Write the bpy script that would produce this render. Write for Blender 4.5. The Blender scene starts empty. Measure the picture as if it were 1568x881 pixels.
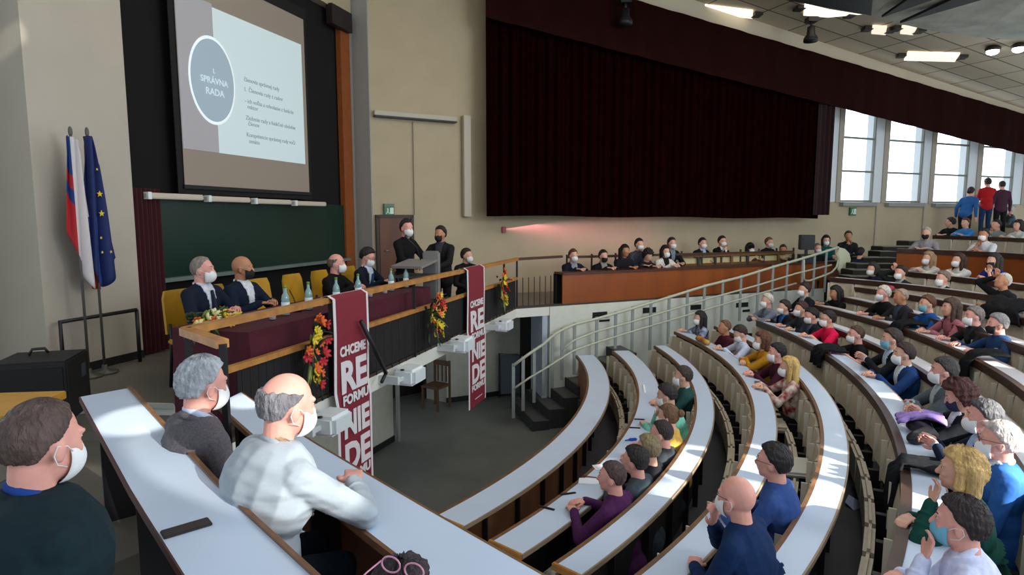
import bpy, bmesh, math, random
import numpy as np
from mathutils import Vector, Matrix
random.seed(7)
PI = math.pi
C = bpy.context.scene.collection
# ------------------------------------------------------------------ camera, world, light
F = 950.0; HY = 333.0; ZC = 3.7
TH = math.atan((440.5 - HY) / F)
cam_d = bpy.data.cameras.new('camera'); cam = bpy.data.objects.new('camera', cam_d); C.objects.link(cam)
cam.location = (0, 0, ZC); cam.rotation_euler = (PI / 2 - TH, 0, 0)
cam_d.sensor_width = 36; cam_d.lens = F / 1568 * 36; cam_d.clip_end = 200; cam_d.clip_start = .05
bpy.context.scene.camera = cam
vs = bpy.context.scene.view_settings
vs.view_transform = 'Standard'; vs.look = 'None'; vs.gamma = 1; vs.use_curve_mapping = False; vs.exposure = 0.0
w = bpy.data.worlds.new('sky'); bpy.context.scene.world = w; w.use_nodes = True
bgn = w.node_tree.nodes['Background']; bgn.inputs[0].default_value = (.80, .90, 1.0, 1)
# overcast sky, brightest beyond the window wall
tcw = w.node_tree.nodes.new('ShaderNodeTexCoord'); sxw = w.node_tree.nodes.new('ShaderNodeSeparateXYZ'); mrw = w.node_tree.nodes.new('ShaderNodeMapRange')
w.node_tree.links.new(tcw.outputs['Generated'], sxw.inputs[0]); w.node_tree.links.new(sxw.outputs['Y'], mrw.inputs['Value']); w.node_tree.links.new(mrw.outputs[0], bgn.inputs[1])
mrw.inputs['From Min'].default_value = 0; mrw.inputs['From Max'].default_value = .6; mrw.inputs['To Min'].default_value = .85; mrw.inputs['To Max'].default_value = 3.2

def lamp(kind, name, loc, target, energy, col, size=1.0, sy=None, spot=None, blend=.1, spread=None):
    d = bpy.data.lights.new(name, kind); o = bpy.data.objects.new(name, d); C.objects.link(o)
    o.location = loc; d.energy = energy; d.color = col
    o.rotation_euler = (Vector(target) - Vector(loc)).to_track_quat('-Z', 'Y').to_euler()
    if kind == 'AREA':
        d.size = size
        if sy: d.shape = 'RECTANGLE'; d.size_y = sy
        if spread: d.spread = spread
    if kind == 'SPOT':
        d.spot_size = spot; d.spot_blend = blend; d.shadow_soft_size = size
    return o
LIGHTS = [
    # daylight of the window row outside the frame on the right, warm ceiling lamps over the stage, lamps over the seats
    ('AREA', 'daylight_of_side_windows', (13, -3, 7.2), (2, 7, 1.0), 620, (.84, .92, 1), 8, 3.0),
    ('AREA', 'stage_ceiling_lamps', (-.3, 6.5, 8.3), (-1.6, 9.5, 2.5), 60, (1, .86, .70), 3, 2),
    ('AREA', 'fill_over_right_rows', (7.5, 1.0, 6.5), (3.8, 5.0, 1.6), 110, (1, .97, .92), 1.5, 1.5),  # added fill lamp, brightens and warms the right-hand rows
    ('AREA', 'fill_uplight_canopy', (11.5, 2.0, 2.6), (8, 13, 8.0), 130, (1, .97, .9), 5, 3.0),  # unseen uplight added to lift the dark canopy and ceiling
    ('AREA', 'hall_ceiling_lamps', (5, 9.0, 7.6), (5, 9.5, 1), 170, (1, .95, .88), 6, 4),
]
for a in LIGHTS: lamp(*a[:8 - 1], sy=a[7])
# narrow unseen spot lamps added patch by patch, standing in for low sunlight
def beam(name, target, rad, e=34000, col=(1, .95, .86), src=(10.5, -8.0, 5.6)):
    t = Vector(target); s = t + Vector(src); lamp('SPOT', name, s, t, e, col, size=.04, spot=2 * math.atan(rad / (s - t).length), blend=.15)
def Wz0(px, py, z):
    u = (px - 784) / F; v = (440.5 - py) / F; r = (u, math.cos(TH) + v * math.sin(TH), -math.sin(TH) + v * math.cos(TH)); t = (z - ZC) / r[2]; return (r[0] * t, r[1] * t, z)
beam('patch_spot', (-.62, 2.25, 2.92), .33, 13000)
SUN = [(Wz0(x, y, z), r) for x, y, z, r in ((1158, 695, 1.64, .22), (1262, 722, 1.77, .34), (1218, 716, 1.35, .26), (1338, 655, 1.55, .34), (1300, 610, 1.5, .16), (1405, 770, 1.89, .34), (1350, 735, 1.5, .24), (1476, 530, 2.15, .12), (1560, 650, 2.0, .2))]
for t_, r_ in SUN: beam('patch_spot', t_, r_)
beam('patch_spot', (-2.05, 3.3, 2.6), .22, 16000, src=(4.5, -9, 12)); beam('patch_spot', (-1.80, 4.15, 2.45), .16, 16000, src=(4.5, -9, 12))
beam('patch_spot', (-5.0, 6.3, 5.3), .12, 5000)  # unseen spot added to imitate reflected glare on the pilaster
lamp('AREA', 'pink_fill_behind_curtain', (1.2, 13.65, 3.5), (1.1, 14.2, 2.6), 9, (1, .35, .5), 5.0, .2)  # hidden pink lamp added for the glow on the wall below the curtain

# ------------------------------------------------------------------ picture ray helpers (reference frame 1568 x 881)
def ray(px, py):
    u = (px - 784) / F; v = (440.5 - py) / F
    return Vector((u, math.cos(TH) + v * math.sin(TH), -math.sin(TH) + v * math.cos(TH)))
def Wz(px, py, z):
    r = ray(px, py); t = (z - ZC) / r.z
    return Vector((r.x * t, r.y * t, z))
def Wp(px, py, p, n):          # on the upright plane through p with plan normal n
    r = ray(px, py); o = Vector((0, 0, ZC)); n = Vector((n[0], n[1], 0)); p = Vector((p[0], p[1], 0))
    t = (p - Vector((0, 0, 0))).dot(n) / Vector((r.x, r.y, 0)).dot(n)
    return o + r * t
def Wd(px, py, Y):
    r = ray(px, py); return Vector((0, 0, ZC)) + r * (Y / r.y)

# ------------------------------------------------------------------ materials
def lin(h):
    h = h.lstrip('#'); o = []
    for i in (0, 2, 4):
        c = int(h[i:i + 2], 16) / 255
        o.append(c / 12.92 if c <= .04045 else ((c + .055) / 1.055) ** 2.4)
    return (*o, 1)
MATS = {}
def M(name, col, rough=.6, metal=0, var=.0, scale=8, bump=0, bscale=60, emit=0, kind='noise', col2=None, spec=.5, stretch=None, coat=0, bdet=4, bdist=.02):
    if name in MATS: return MATS[name]
    m = bpy.data.materials.new(name); m.use_nodes = True; nt = m.node_tree; b = nt.nodes['Principled BSDF']
    c = lin(col) if isinstance(col, str) else (*col, 1)
    b.inputs['Base Color'].default_value = c; b.inputs['Roughness'].default_value = rough; b.inputs['Metallic'].default_value = metal
    b.inputs['Specular IOR Level'].default_value = spec; b.inputs['Coat Weight'].default_value = coat
    tc = nt.nodes.new('ShaderNodeTexCoord'); mp = nt.nodes.new('ShaderNodeMapping'); nt.links.new(tc.outputs['Object'], mp.inputs[0])
    if stretch: mp.inputs['Scale'].default_value = stretch
    if var or col2:
        n = nt.nodes.new('ShaderNodeTexNoise' if kind == 'noise' else 'ShaderNodeTexVoronoi'); n.inputs['Scale'].default_value = scale
        if kind == 'noise': n.inputs['Detail'].default_value = 5
        nt.links.new(mp.outputs[0], n.inputs['Vector'])
        r = nt.nodes.new('ShaderNodeValToRGB')
        r.color_ramp.elements[0].position = .35; r.color_ramp.elements[1].position = .65
        c2 = lin(col2) if col2 else tuple(min(1, x * (1 + var)) for x in c[:3]) + (1,)
        c1 = c if col2 else tuple(x * (1 - var) for x in c[:3]) + (1,)
        r.color_ramp.elements[0].color = c1; r.color_ramp.elements[1].color = c2
        nt.links.new(n.outputs[0], r.inputs[0]); nt.links.new(r.outputs[0], b.inputs['Base Color'])
    if bump:
        n2 = nt.nodes.new('ShaderNodeTexNoise'); n2.inputs['Scale'].default_value = bscale; n2.inputs['Detail'].default_value = bdet
        nt.links.new(mp.outputs[0], n2.inputs['Vector'])
        bp = nt.nodes.new('ShaderNodeBump'); bp.inputs['Strength'].default_value = bump; bp.inputs['Distance'].default_value = bdist
        nt.links.new(n2.outputs[0], bp.inputs['Height']); nt.links.new(bp.outputs[0], b.inputs['Normal'])
    if emit:
        b.inputs['Emission Color'].default_value = c; b.inputs['Emission Strength'].default_value = emit
    MATS[name] = m; return m
def cloth(h, kind=None):
    if kind == 'floral': return M('floral_' + h, h, .9, col2='#d9cdbd', scale=14, bump=.3, bscale=25)
    if kind == 'plaid': return M('plaid_' + h, h, .9, col2='#20304f', scale=12, bump=.3, bscale=25)
    if kind == 'tweed': return M('tweed_' + h, h, .95, var=.25, scale=120, bump=.8, bscale=6, bdet=1.5, bdist=.04)
    if kind == 'linen': return M('linen_' + h, h, .9, var=.03, scale=90, bump=1.0, bscale=5, bdet=1.2, bdist=.05, stretch=(1, 1, 2.6))
    return M('fabric_' + h, h, .88, var=.12, scale=30, bump=.7, bscale=7, bdet=1.5, bdist=.035, spec=.25)
SKIN = {'l': ('skin_light', '#d9a48c'), 'p': ('skin_pink', '#e0a090'), 'm': ('skin_medium', '#b9805f'), 'd': ('skin_tan', '#9a6a4d')}
def skin(k='l'): return M(*SKIN[k], .55, var=.06, scale=20, bump=.05)
def hairm(h): return M('hair_' + h, h, .6, var=.28, scale=26, bump=.9, bscale=70, stretch=(1, 1, .35))

# ------------------------------------------------------------------ mesh builder
class MB:
    def __init__(s): s.v = []; s.f = []; s.m = []; s.sm = []
    def add(s, vs_, fs, mi=0, smooth=False):
        b = len(s.v); s.v.extend([tuple(x) for x in vs_]); s.f.extend([tuple(i + b for i in f) for f in fs])
        s.m.extend([mi] * len(fs)); s.sm.extend([smooth] * len(fs))
    def box(s, c, d, R=None, mi=0, bev=0):
        hx, hy, hz = d[0] / 2, d[1] / 2, d[2] / 2
        if bev:
            bm = bmesh.new(); bmesh.ops.create_cube(bm, size=1)
            for v in bm.verts: v.co = Vector((v.co.x * d[0], v.co.y * d[1], v.co.z * d[2]))
            bmesh.ops.bevel(bm, geom=bm.edges[:], offset=bev, segments=2, affect='EDGES')
            V = [v.co.copy() for v in bm.verts]; Fs = [[v.index for v in f.verts] for f in bm.faces]; bm.free()
        else:
            V = [Vector((x, y, z)) for x in (-hx, hx) for y in (-hy, hy) for z in (-hz, hz)]
            Fs = [(0, 1, 3, 2), (4, 6, 7, 5), (0, 4, 5, 1), (2, 3, 7, 6), (0, 2, 6, 4), (1, 5, 7, 3)]
        if R is not None: V = [R @ v for v in V]
        s.add([v + Vector(c) for v in V], Fs, mi)
    def tube(s, pts, r, n=8, mi=0, cap=True, rr=None):
        pts = [Vector(p) for p in pts]; k = len(pts); V = []; Fs = []
        up = None
        for i, p in enumerate(pts):
            d = (pts[min(i + 1, k - 1)] - pts[max(i - 1, 0)]).normalized()
            if up is None:
                a = Vector((0, 0, 1)) if abs(d.z) < .9 else Vector((1, 0, 0)); up = (a - d * a.dot(d)).normalized()
            else: up = (up - d * up.dot(d)).normalized()
            sd = d.cross(up); q = rr[i] if rr else r
            for j in range(n):
                a = 2 * PI * j / n; V.append(p + up * math.cos(a) * q + sd * math.sin(a) * q)
        for i in range(k - 1):
            for j in range(n):
                Fs.append((i * n + j, i * n + (j + 1) % n, (i + 1) * n + (j + 1) % n, (i + 1) * n + j))
        if cap: Fs.append(tuple(range(n))[::-1]); Fs.append(tuple((k - 1) * n + j for j in range(n)))
        s.add(V, Fs, mi, True)
    def cap(s, p0, r0, p1, r1, n=12, mi=0):
        p0, p1 = Vector(p0), Vector(p1); d = p1 - p0; L = max(d.length, 1e-5); d = d / L
        pts = []; rr = []
        for a in (80, 50, 20): pts.append(p0 - d * r0 * math.sin(math.radians(a))); rr.append(r0 * math.cos(math.radians(a)))
        for t in (0.001, .999): pts.append(p0 + d * L * t); rr.append(r0 + (r1 - r0) * t)
        for a in (20, 50, 80): pts.append(p1 + d * r1 * math.sin(math.radians(a))); rr.append(r1 * math.cos(math.radians(a)))
        s.tube(pts, 0, n, mi, True, rr)
    def ell(s, c, r, R=None, n=14, m=9, mi=0):
        V = []; Fs = []
        V.append(Vector((0, 0, r[2])))
        for i in range(1, m):
            t = PI * i / m
            for j in range(n):
                a = 2 * PI * j / n; V.append(Vector((r[0] * math.sin(t) * math.cos(a), r[1] * math.sin(t) * math.sin(a), r[2] * math.cos(t))))
        V.append(Vector((0, 0, -r[2])))
        for j in range(n): Fs.append((0, 1 + j, 1 + (j + 1) % n))
        for i in range(m - 2):
            for j in range(n):
                a = 1 + i * n + j; b = 1 + i * n + (j + 1) % n; Fs.append((a, a + n, b + n, b))
        L = len(V) - 1
        for j in range(n): Fs.append((L, 1 + (m - 2) * n + (j + 1) % n, 1 + (m - 2) * n + j))
        if R is not None: V = [R @ v for v in V]
        s.add([v + Vector(c) for v in V], Fs, mi, True)
    def prism(s, poly, z0, z1, mi=0, mt=None):
        n = len(poly); V = [(p[0], p[1], z0) for p in poly] + [(p[0], p[1], z1) for p in poly]
        s.add(V, [tuple(range(n))[::-1]] + [(i, (i + 1) % n, n + (i + 1) % n, n + i) for i in range(n)], mi)
        s.add(V[n:], [tuple(range(n))], mi if mt is None else mt)
    def strip(s, A, B, z0, z1, mi=0):      # slab between two plan curves of equal length (z may be lists)
        n = len(A); g = lambda z, i: z[i] if isinstance(z, (list, tuple)) else z
        V = []
        for i in range(n):
            V += [(A[i][0], A[i][1], g(z1, i)), (B[i][0], B[i][1], g(z1, i)), (B[i][0], B[i][1], g(z0, i)), (A[i][0], A[i][1], g(z0, i))]
        Fs = []
        for i in range(n - 1):
            for j in range(4): Fs.append((i * 4 + j, i * 4 + (j + 1) % 4, i * 4 + 4 + (j + 1) % 4, i * 4 + 4 + j))
        Fs += [(3, 2, 1, 0), tuple((n - 1) * 4 + j for j in range(4))]
        s.add(V, Fs, mi)
    def lathe(s, c, prof, n=14, mi=0):
        V = []; k = len(prof)
        for r, z in prof:
            for j in range(n):
                a = 2 * PI * j / n; V.append((c[0] + r * math.cos(a), c[1] + r * math.sin(a), c[2] + z))
        Fs = [(i * n + j, i * n + (j + 1) % n, (i + 1) * n + (j + 1) % n, (i + 1) * n + j) for i in range(k - 1) for j in range(n)]
        Fs += [tuple(range(n))[::-1], tuple((k - 1) * n + j for j in range(n))]
        s.add(V, Fs, mi, True)
    def mesh(s, name, mats):
        me = bpy.data.meshes.new(name); me.from_pydata(s.v, [], s.f)
        for m in (mats if isinstance(mats, (list, tuple)) else [mats]): me.materials.append(m)
        me.polygons.foreach_set('material_index', s.m); me.polygons.foreach_set('use_smooth', s.sm)
        bm = bmesh.new(); bm.from_mesh(me); bmesh.ops.recalc_face_normals(bm, faces=bm.faces[:]); bm.to_mesh(me); bm.free()
        me.update(); return me
    def build(s, name, mats, parent=None):
        o = bpy.data.objects.new(name, s.mesh(name, mats)); C.objects.link(o)
        if parent is not None: o.parent = parent
        return o
def tag(o, label=None, cat=None, group=None, kind=None):
    if label: o['label'] = label
    if cat: o['category'] = cat
    if group: o['group'] = group
    if kind: o['kind'] = kind
    return o
def thing(name, loc=(0, 0, 0), rz=0, label=None, cat=None, group=None):
    o = bpy.data.objects.new(name, None); o.empty_display_size = .1; C.objects.link(o); o.location = loc; o.rotation_euler = (0, 0, rz)
    return tag(o, label, cat, group)
def struct(name, mb, mats): return tag(mb.build(name, mats), kind='structure')
def dup(root, loc=None, rz=None, label=None, group=None):
    r = root.copy(); C.objects.link(r)
    if loc is not None: r.location = loc
    if rz is not None: r.rotation_euler = (0, 0, rz)
    if label: r['label'] = label
    if group: r['group'] = group
    def rec(a, b):
        for ch in a.children:
            c = ch.copy(); C.objects.link(c); c.parent = b; rec(ch, c)
    rec(root, r); return r
def Rz(a): return Matrix.Rotation(a, 3, 'Z')
# ------------------------------------------------------------------ palette
wall_m = M('wall_paint_cream', '#b3a588', .75, var=.03, scale=2, bump=.05)
wall_w = M('wall_paint_white', '#dcdcd2', .7, var=.03, scale=2, bump=.05)
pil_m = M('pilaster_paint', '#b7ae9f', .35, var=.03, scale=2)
floor_m = M('floor_linoleum', '#6a6b66', .38, var=.12, scale=1.5)
stagefl_m = M('stage_floor', '#6a665c', .45, var=.1, scale=2)
step_m = M('terrace_floor', '#4b494c', .7, var=.15, scale=3)
black_m = M('black_cloth', '#060606', .95); dk = M('dark_metal', '#15161a', .5)
skirt_m = M('skirting_black', '#111111', .6)
lam_m = M('desk_laminate', '#c2d1e4', .32, var=.02, scale=3)
lam_far = M('desk_laminate_grey', '#c4c2c6', .34, var=.03, scale=3)
edge_m = M('desk_edge_wood', '#6b4a2c', .5, var=.2, scale=14, stretch=(1, 1, 4))
edged_m = M('desk_edge_dark_wood', '#3a2418', .35, var=.25, scale=10)
oak_m = M('oak_rail', '#b07a3c', .4, var=.2, scale=9)
brown_m = M('brown_panel', '#5a3520', .5, var=.2, scale=5, stretch=(1, 1, .3))
orange_m = M('varnished_panel', '#8a4512', .4, var=.15, scale=3, stretch=(1, 1, .3))
seat_m = M('seat_fabric_beige', '#beb39e', .8, var=.06, scale=20, bump=.1)
seatf_m = M('seat_frame_dark', '#20201f', .5)
seate_m = M('seat_edge_cream', '#cbc2ae', .6)
maroon_m = M('maroon_cloth', '#4a0d20', .9, var=.1, scale=6, bump=.2, bscale=8)
curt_m = M('curtain_velvet', '#150202', .98, var=.2, scale=4, spec=.02)
green_m = M('chalkboard_green', '#062c21', .35, var=.12, scale=1.2)
rail_w = M('cream_rail_paint', '#b9bda6', .4)
rail_g = M('grey_rail_paint', '#8d9692', .45)
white_m = M('white_plastic', '#e4eaec', .4)
tile_m = None
FL = ZC - 1.64; LOW = ZC - 1.80
# ------------------------------------------------------------------ floors
m = MB(); m.box((2, 8, -.1), (22, 22, .2)); struct('floor', m, floor_m)
sx = lambda Y, off: off + .317 * Y            # stage line family: X = off + .317 Y
def SP(off, Y): return (off + .317 * Y, Y)
# stage deck
poly = [SP(-3.431, 4.03), (0.12, 11.2), (.21, 11.1), (6.3, 13.9), (8.6, 16.8), (-.3, 13.3), (-2.7, 12.0), SP(-6.9, 12.1), SP(-6.9, 5.0), SP(-5.9, 4.3), (-2.6, 4.75)]
poly = [SP(-3.431, 4.05), SP(-3.431, 11.05), (6.3, 13.9), (8.8, 17.0), (-.3, 13.35), (-2.7, 12.0), SP(-6.95, 12.1), SP(-6.95, 5.6), (-3.0, 5.35), (-2.7, 4.9)]
m = MB(); m.prism(poly, FL - .16, FL, 0, 1); struct('floor_stage', m, [wall_w, stagefl_m])
# dark kerb on the deck edge
m = MB(); e0 = [SP(-3.431, 4.05), SP(-3.431, 11.05), (6.3, 13.9)]; e1 = [(p[0] - .12, p[1] + .06) for p in e0]
m.strip(e0, e1, FL, FL + .035); struct('trim_1', m, M('kerb', '#3a3028', .6))
# lower floor where the photographer and the front desks stand
m = MB(); m.prism([(-9, 4.9), (-2.7, 4.9), SP(-3.431, 4.05), (-1.75, 3.6), (-2.6, 2.4), (-1.2, .2), (-1.2, -1.6), (-9, -1.6)], LOW - .25, LOW - .02); m.prism([(-9, 5.6), (-3.0, 5.35), (-2.7, 4.9), (-9, 4.9)], LOW - .2, LOW + .05)
struct('floor_left', m, stagefl_m)
m = MB(); m.box((-4.3, 5.42, FL - .02), (2.7, .07, .035), Rz(-.05)); struct('trim_2', m, M('step_nosing', '#b9bcb4', .5))
# pilaster and left walls
n_s = (.953, -.302)
def SW(name, off, x0, x1, z0, z1, mat, th=.2):
    """upright slab on the stage line family between two picture columns"""
    Y0 = off / ((x0 - 784) / F - .317); Y1 = off / ((x1 - 784) / F - .317)
    m = MB(); a, b = SP(off, Y0), SP(off, Y1); d = Vector((-.953, .302)) * th
    m.strip([a, b], [(a[0] + d.x, a[1] + d.y), (b[0] + d.x, b[1] + d.y)], z0, z1); return struct(name, m, mat)
SW('wall_left', -6.62, 60, 209.5, FL, ZC + 5, pil_m, .9)
SW('baseboard_left', -6.60, 75, 210.5, FL, FL + .09, skirt_m, .02)
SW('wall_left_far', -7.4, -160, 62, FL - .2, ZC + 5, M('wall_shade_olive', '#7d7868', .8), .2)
m = MB(); 
for px, r in ((20, .03), (34, .05), (48, .02)):
    Y = 7.3 / (.317 + (784 - px) / F * 1.0); m.tube([(sx(Y, -7.3), Y, FL), (sx(Y, -7.3), Y, ZC + 5)], r, 10)
tag(m.build('wall_pipe', M('pipe_paint', '#7f8078', .5)), 'painted vertical pipes running up the wall at the far left of the stage', 'pipe')
SW('wall_stage', -6.98, 160, 556, FL - .1, ZC + 3.75, black_m, .2)
SW('wall_stage_upper', -6.80, 150, 547, ZC + 3.70, ZC + 6.5, wall_m, .4)
# lintel and orange trim and white pillar at the right end of the board recess
SW('trim_3', -6.72, 520, 549, ZC + 3.38, ZC + 3.72, M('lintel', '#231a1a', .5), .12)
SW('trim_4', -6.84, 531, 544, FL, ZC + 3.5, M('orange_trim', '#8a4a1c', .5, var=.1), .1)
a = Vector((-3.02, 12.12)); b = Vector((-2.67, 11.9))
m = MB(); m.prism([(a.x, a.y), (b.x, b.y), (b.x + .1, b.y + .5), (a.x - .1, a.y + .7), (a.x - .25, a.y + .05)], FL, ZC + 5); struct('wall_pillar', m, M('pillar_grey', '#a9a9a4', .7))
# door wall, curtain/window wall
A = Vector((-2.70, 11.93)); B = Vector((-.22, 13.3)); Cn = Vector((8.83, 17.04)); uw = (Cn - B).normalized(); nw = Vector((uw.y, -uw.x))
def slab2(m, p, q, z0, z1, th=.2, mi=0):
    d = (q - p).normalized(); n = Vector((-d.y, d.x)) * th
    m.strip([tuple(p), tuple(q)], [tuple(p + n), tuple(q + n)], z0, z1, mi)
m = MB(); slab2(m, A, B, FL - .1, ZC + 6.5); struct('wall_back', m, wall_m)
s_of = lambda px: (lambda k: (B.x - k * B.y) / (k * uw.y - uw.x))((px - 784) / F)   # distance along window wall for a picture column
PW = lambda s, off=0: B + uw * s + nw * off
sill = ZC + .42
# sloping top of the wall
def ztop(s): return ZC + 5.35 - .128 * s
m = MB(); s1 = s_of(1262); k = 14
for i in range(k):
    a0, a1 = s1 * i / k, s1 * (i + 1) / k; p, q = PW(a0), PW(a1); p2, q2 = PW(a0, -.25), PW(a1, -.25)
    m.strip([tuple(p), tuple(q)], [tuple(p2), tuple(q2)], [FL - .1] * 2, [ztop(a0), ztop(a1)])
struct('wall_right', m, wall_m)
s2 = s_of(1640)
m = MB(); m.strip([tuple(PW(s1)), tuple(PW(s2))], [tuple(PW(s1, -.25)), tuple(PW(s2, -.25))], 0, sill); struct('wall_window', m, wall_m)
# windows: pier, frame, glass, crossbars
glass = M('window_glass', '#ffffff', .05)
gn = glass.node_tree; gb = gn.nodes['Principled BSDF']; gb.inputs['Transmission Weight'].default_value = 1; gb.inputs['IOR'].default_value = 1.02
pier = M('pier_paint', '#a89f90', .7); pierl = M('window_jamb_white', '#dde6ea', .5); frm = M('window_frame_grey', '#7d8078', .5)
edges = [(1190, 1262), (1281, 1331), (1350, 1404), (1421, 1473), (1492, 1542), (1563, 1612)]
prev = None
ang = math.atan2(uw.y, uw.x)
for i, (x0, x1) in enumerate(edges):
    a0, a1 = s_of(x0), s_of(x1)
    if i:
        wn = thing('window_%d' % i, (*PW((a0 + a1) / 2, -.06), sill), ang); tag(wn, kind='structure'); W_ = a1 - a0; H = 3.4
        m = MB()
        for z in (0.03, .84, 1.74, 2.66, H): m.box((0, 0, z), (W_, .06, .05))
        for x in (-W_ / 2, W_ / 2): m.box((x, 0, H / 2), (.05, .07, H))
        m.build('window_frame', frm, wn)
        m = MB(); m.box((0, .0, H / 2), (W_, .006, H)); m.build('window_pane', glass, wn)
        m = MB(); m.box((0, -.12, -.06), (W_ + .04, .16, .1)); m.build('window_sill', M('sill_grey', '#8f9390', .6), wn)
    nx = s_of(edges[i + 1][0]) if i + 1 < len(edges) else a1 + .4
    m = MB(); c0 = PW(a1); c1 = PW(nx); wd = nx - a1
    m.strip([tuple(PW(a1 + wd * .62, .03)), tuple(PW(nx, .03))], [tuple(PW(a1 + wd * .62, -.12)), tuple(PW(nx, -.12))], sill - .02, ZC + 5, 0)
    m.strip([tuple(PW(a1, 0)), tuple(PW(a1 + wd * .62, 0))], [tuple(PW(a1, -.3)), tuple(PW(a1 + wd * .62, -.3))], sill - .02, ZC + 5, 1)
    struct('trim_%d' % (10 + i), m, [pier, pierl])
m = MB()
for x in (1337, 1409, 1478): 
    s = s_of(x); p = PW(s, .02); m.box((p.x, p.y, (sill + 1.2) / 2), (.05, .03, sill - 1.25), Rz(ang))
struct('trim_20', m, pier)
# white band above, tiled ceiling, hanging canopy
tm = bpy.data.materials.new('ceiling_tiles'); tm.use_nodes = True; nt = tm.node_tree; bs = nt.nodes['Principled BSDF']; bs.inputs['Roughness'].default_value = .7
br = nt.nodes.new('ShaderNodeTexBrick'); tc = nt.nodes.new('ShaderNodeTexCoord'); mp = nt.nodes.new('ShaderNodeMapping')
nt.links.new(tc.outputs['Object'], mp.inputs[0]); nt.links.new(mp.outputs[0], br.inputs['Vector']); nt.links.new(br.outputs['Color'], bs.inputs['Base Color'])
mp.inputs['Rotation'].default_value = (0, 0, -ang); mp.inputs['Scale'].default_value = (1, 1, 1); br.offset = 0
br.inputs['Color1'].default_value = lin('#c0b29a'); br.inputs['Color2'].default_value = lin('#ae9f86'); br.inputs['Mortar'].default_value = lin('#4a4234')
br.inputs['Scale'].default_value = 1; br.inputs['Brick Width'].default_value = 1.2; br.inputs['Row Height'].default_value = .62; br.inputs['Mortar Size'].default_value = .018
def zc(s): return ztop(s) + .0
band = M('band_cream', '#cbbfa6', .7)
m = MB(); N = 12; zz = [zc(s2 * i / N) for i in range(N + 1)]
zb = [ZC + 4.86 - .11 * (s2 * i / N) for i in range(N + 1)]
m.strip([tuple(PW(s2 * i / N, .62)) for i in range(N + 1)], [tuple(PW(s2 * i / N, .5)) for i in range(N + 1)], zb, [z + .02 for z in zz])
struct('wall_band', m, band)
ctop = lambda s, t: zc(s)
def cpt(s, t, dz=0): p = PW(s, .5 + t); return (p.x, p.y, ctop(s, t) + dz)
m = MB(); V = []; nt_ = 8
ss = [-3 + (s2 + 5) * i / 10 for i in range(11)]
for s in ss:
    for t in (-.5, 6.5): V.append(cpt(s, t))
    for t in (6.5, -.5): V.append(cpt(s, t, .12))
m.add(V, [(i * 4 + j, i * 4 + (j + 1) % 4, i * 4 + 4 + (j + 1) % 4, i * 4 + 4 + j) for i in range(10) for j in range(4)] + [(3, 2, 1, 0), (40, 41, 42, 43)])
struct('ceiling', m, tm)
def Wc(px, py, dz=0):           # picture ray onto the tiled ceiling plane lowered by dz
    r = ray(px, py); lo, hi = 4.0, 30.0
    f = lambda t: (lambda p: p.z - (ctop(uw.dot(Vector((p.x, p.y)) - B), 0) - dz))(Vector((0, 0, ZC)) + r * t)
    for _ in range(50):
        mid = (lo + hi) / 2
        if f(mid) > 0: hi = mid
        else: lo = mid
    return Vector((0, 0, ZC)) + r * lo
can_m = M('canopy_dark', '#a3a292', .6, var=.2, scale=2)
cpts = [Wc(x, y, .45) for x, y in ((1170, -12), (1210, 0), (1270, 14), (1338, 25), (1376, 36), (1430, 48), (1496, 57), (1568, 62), (1640, 66))]
inn = [Vector((p.x * .55 + 1.5, p.y * .55 - 1.0, p.z + .25)) for p in cpts]
m = MB(); V = []
for p, q in zip(cpts, inn): V += [p, q, q + Vector((0, 0, .15)), p + Vector((0, 0, .12))]
n = len(cpts); m.add(V, [(i * 4 + j, i * 4 + (j + 1) % 4, i * 4 + 4 + (j + 1) % 4, i * 4 + 4 + j) for i in range(n - 1) for j in range(4)] + [(3, 2, 1, 0), tuple((n - 1) * 4 + j for j in range(4))])
struct('ceiling_canopy', m, can_m)
rib = M('canopy_rib', '#14140f', .6)
for i, pts in enumerate((((1350, 27), (1398, -6), (1446, -6)), ((1378, 36), (1470, -6), (1524, -6)))):
    m = MB(); p = [Wc(x, y, .60) for x, y in pts]; m.add([*p, *[q + Vector((0, 0, .05)) for q in p]], [(2, 1, 0), (3, 4, 5), (0, 1, 4, 3), (1, 2, 5, 4), (2, 0, 3, 5)]); struct('trim_%d' % (30 + i), m, rib)
m = MB(); p = [Wc(x, y, .50) for x, y in ((1208, 1), (1334, 24), (1337, -8), (1215, -14))]
m.add([*p, *[q + Vector((0, 0, .05)) for q in p]], [(3, 2, 1, 0), (4, 5, 6, 7), (0, 1, 5, 4), (1, 2, 6, 5), (2, 3, 7, 6), (3, 0, 4, 7)]); struct('trim_33', m, M('canopy_panel', '#252a2a', .6))
# main ceiling of the hall over the stage, out of view, keeps the stage dim
m = MB(); m.prism([(-9, 1), (1.0, 1), (2.2, 12.0), (-.3, 14.5), (-9, 14.5)], ZC + 5.6, ZC + 5.8); struct('ceiling_stage', m, wall_m)
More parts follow.
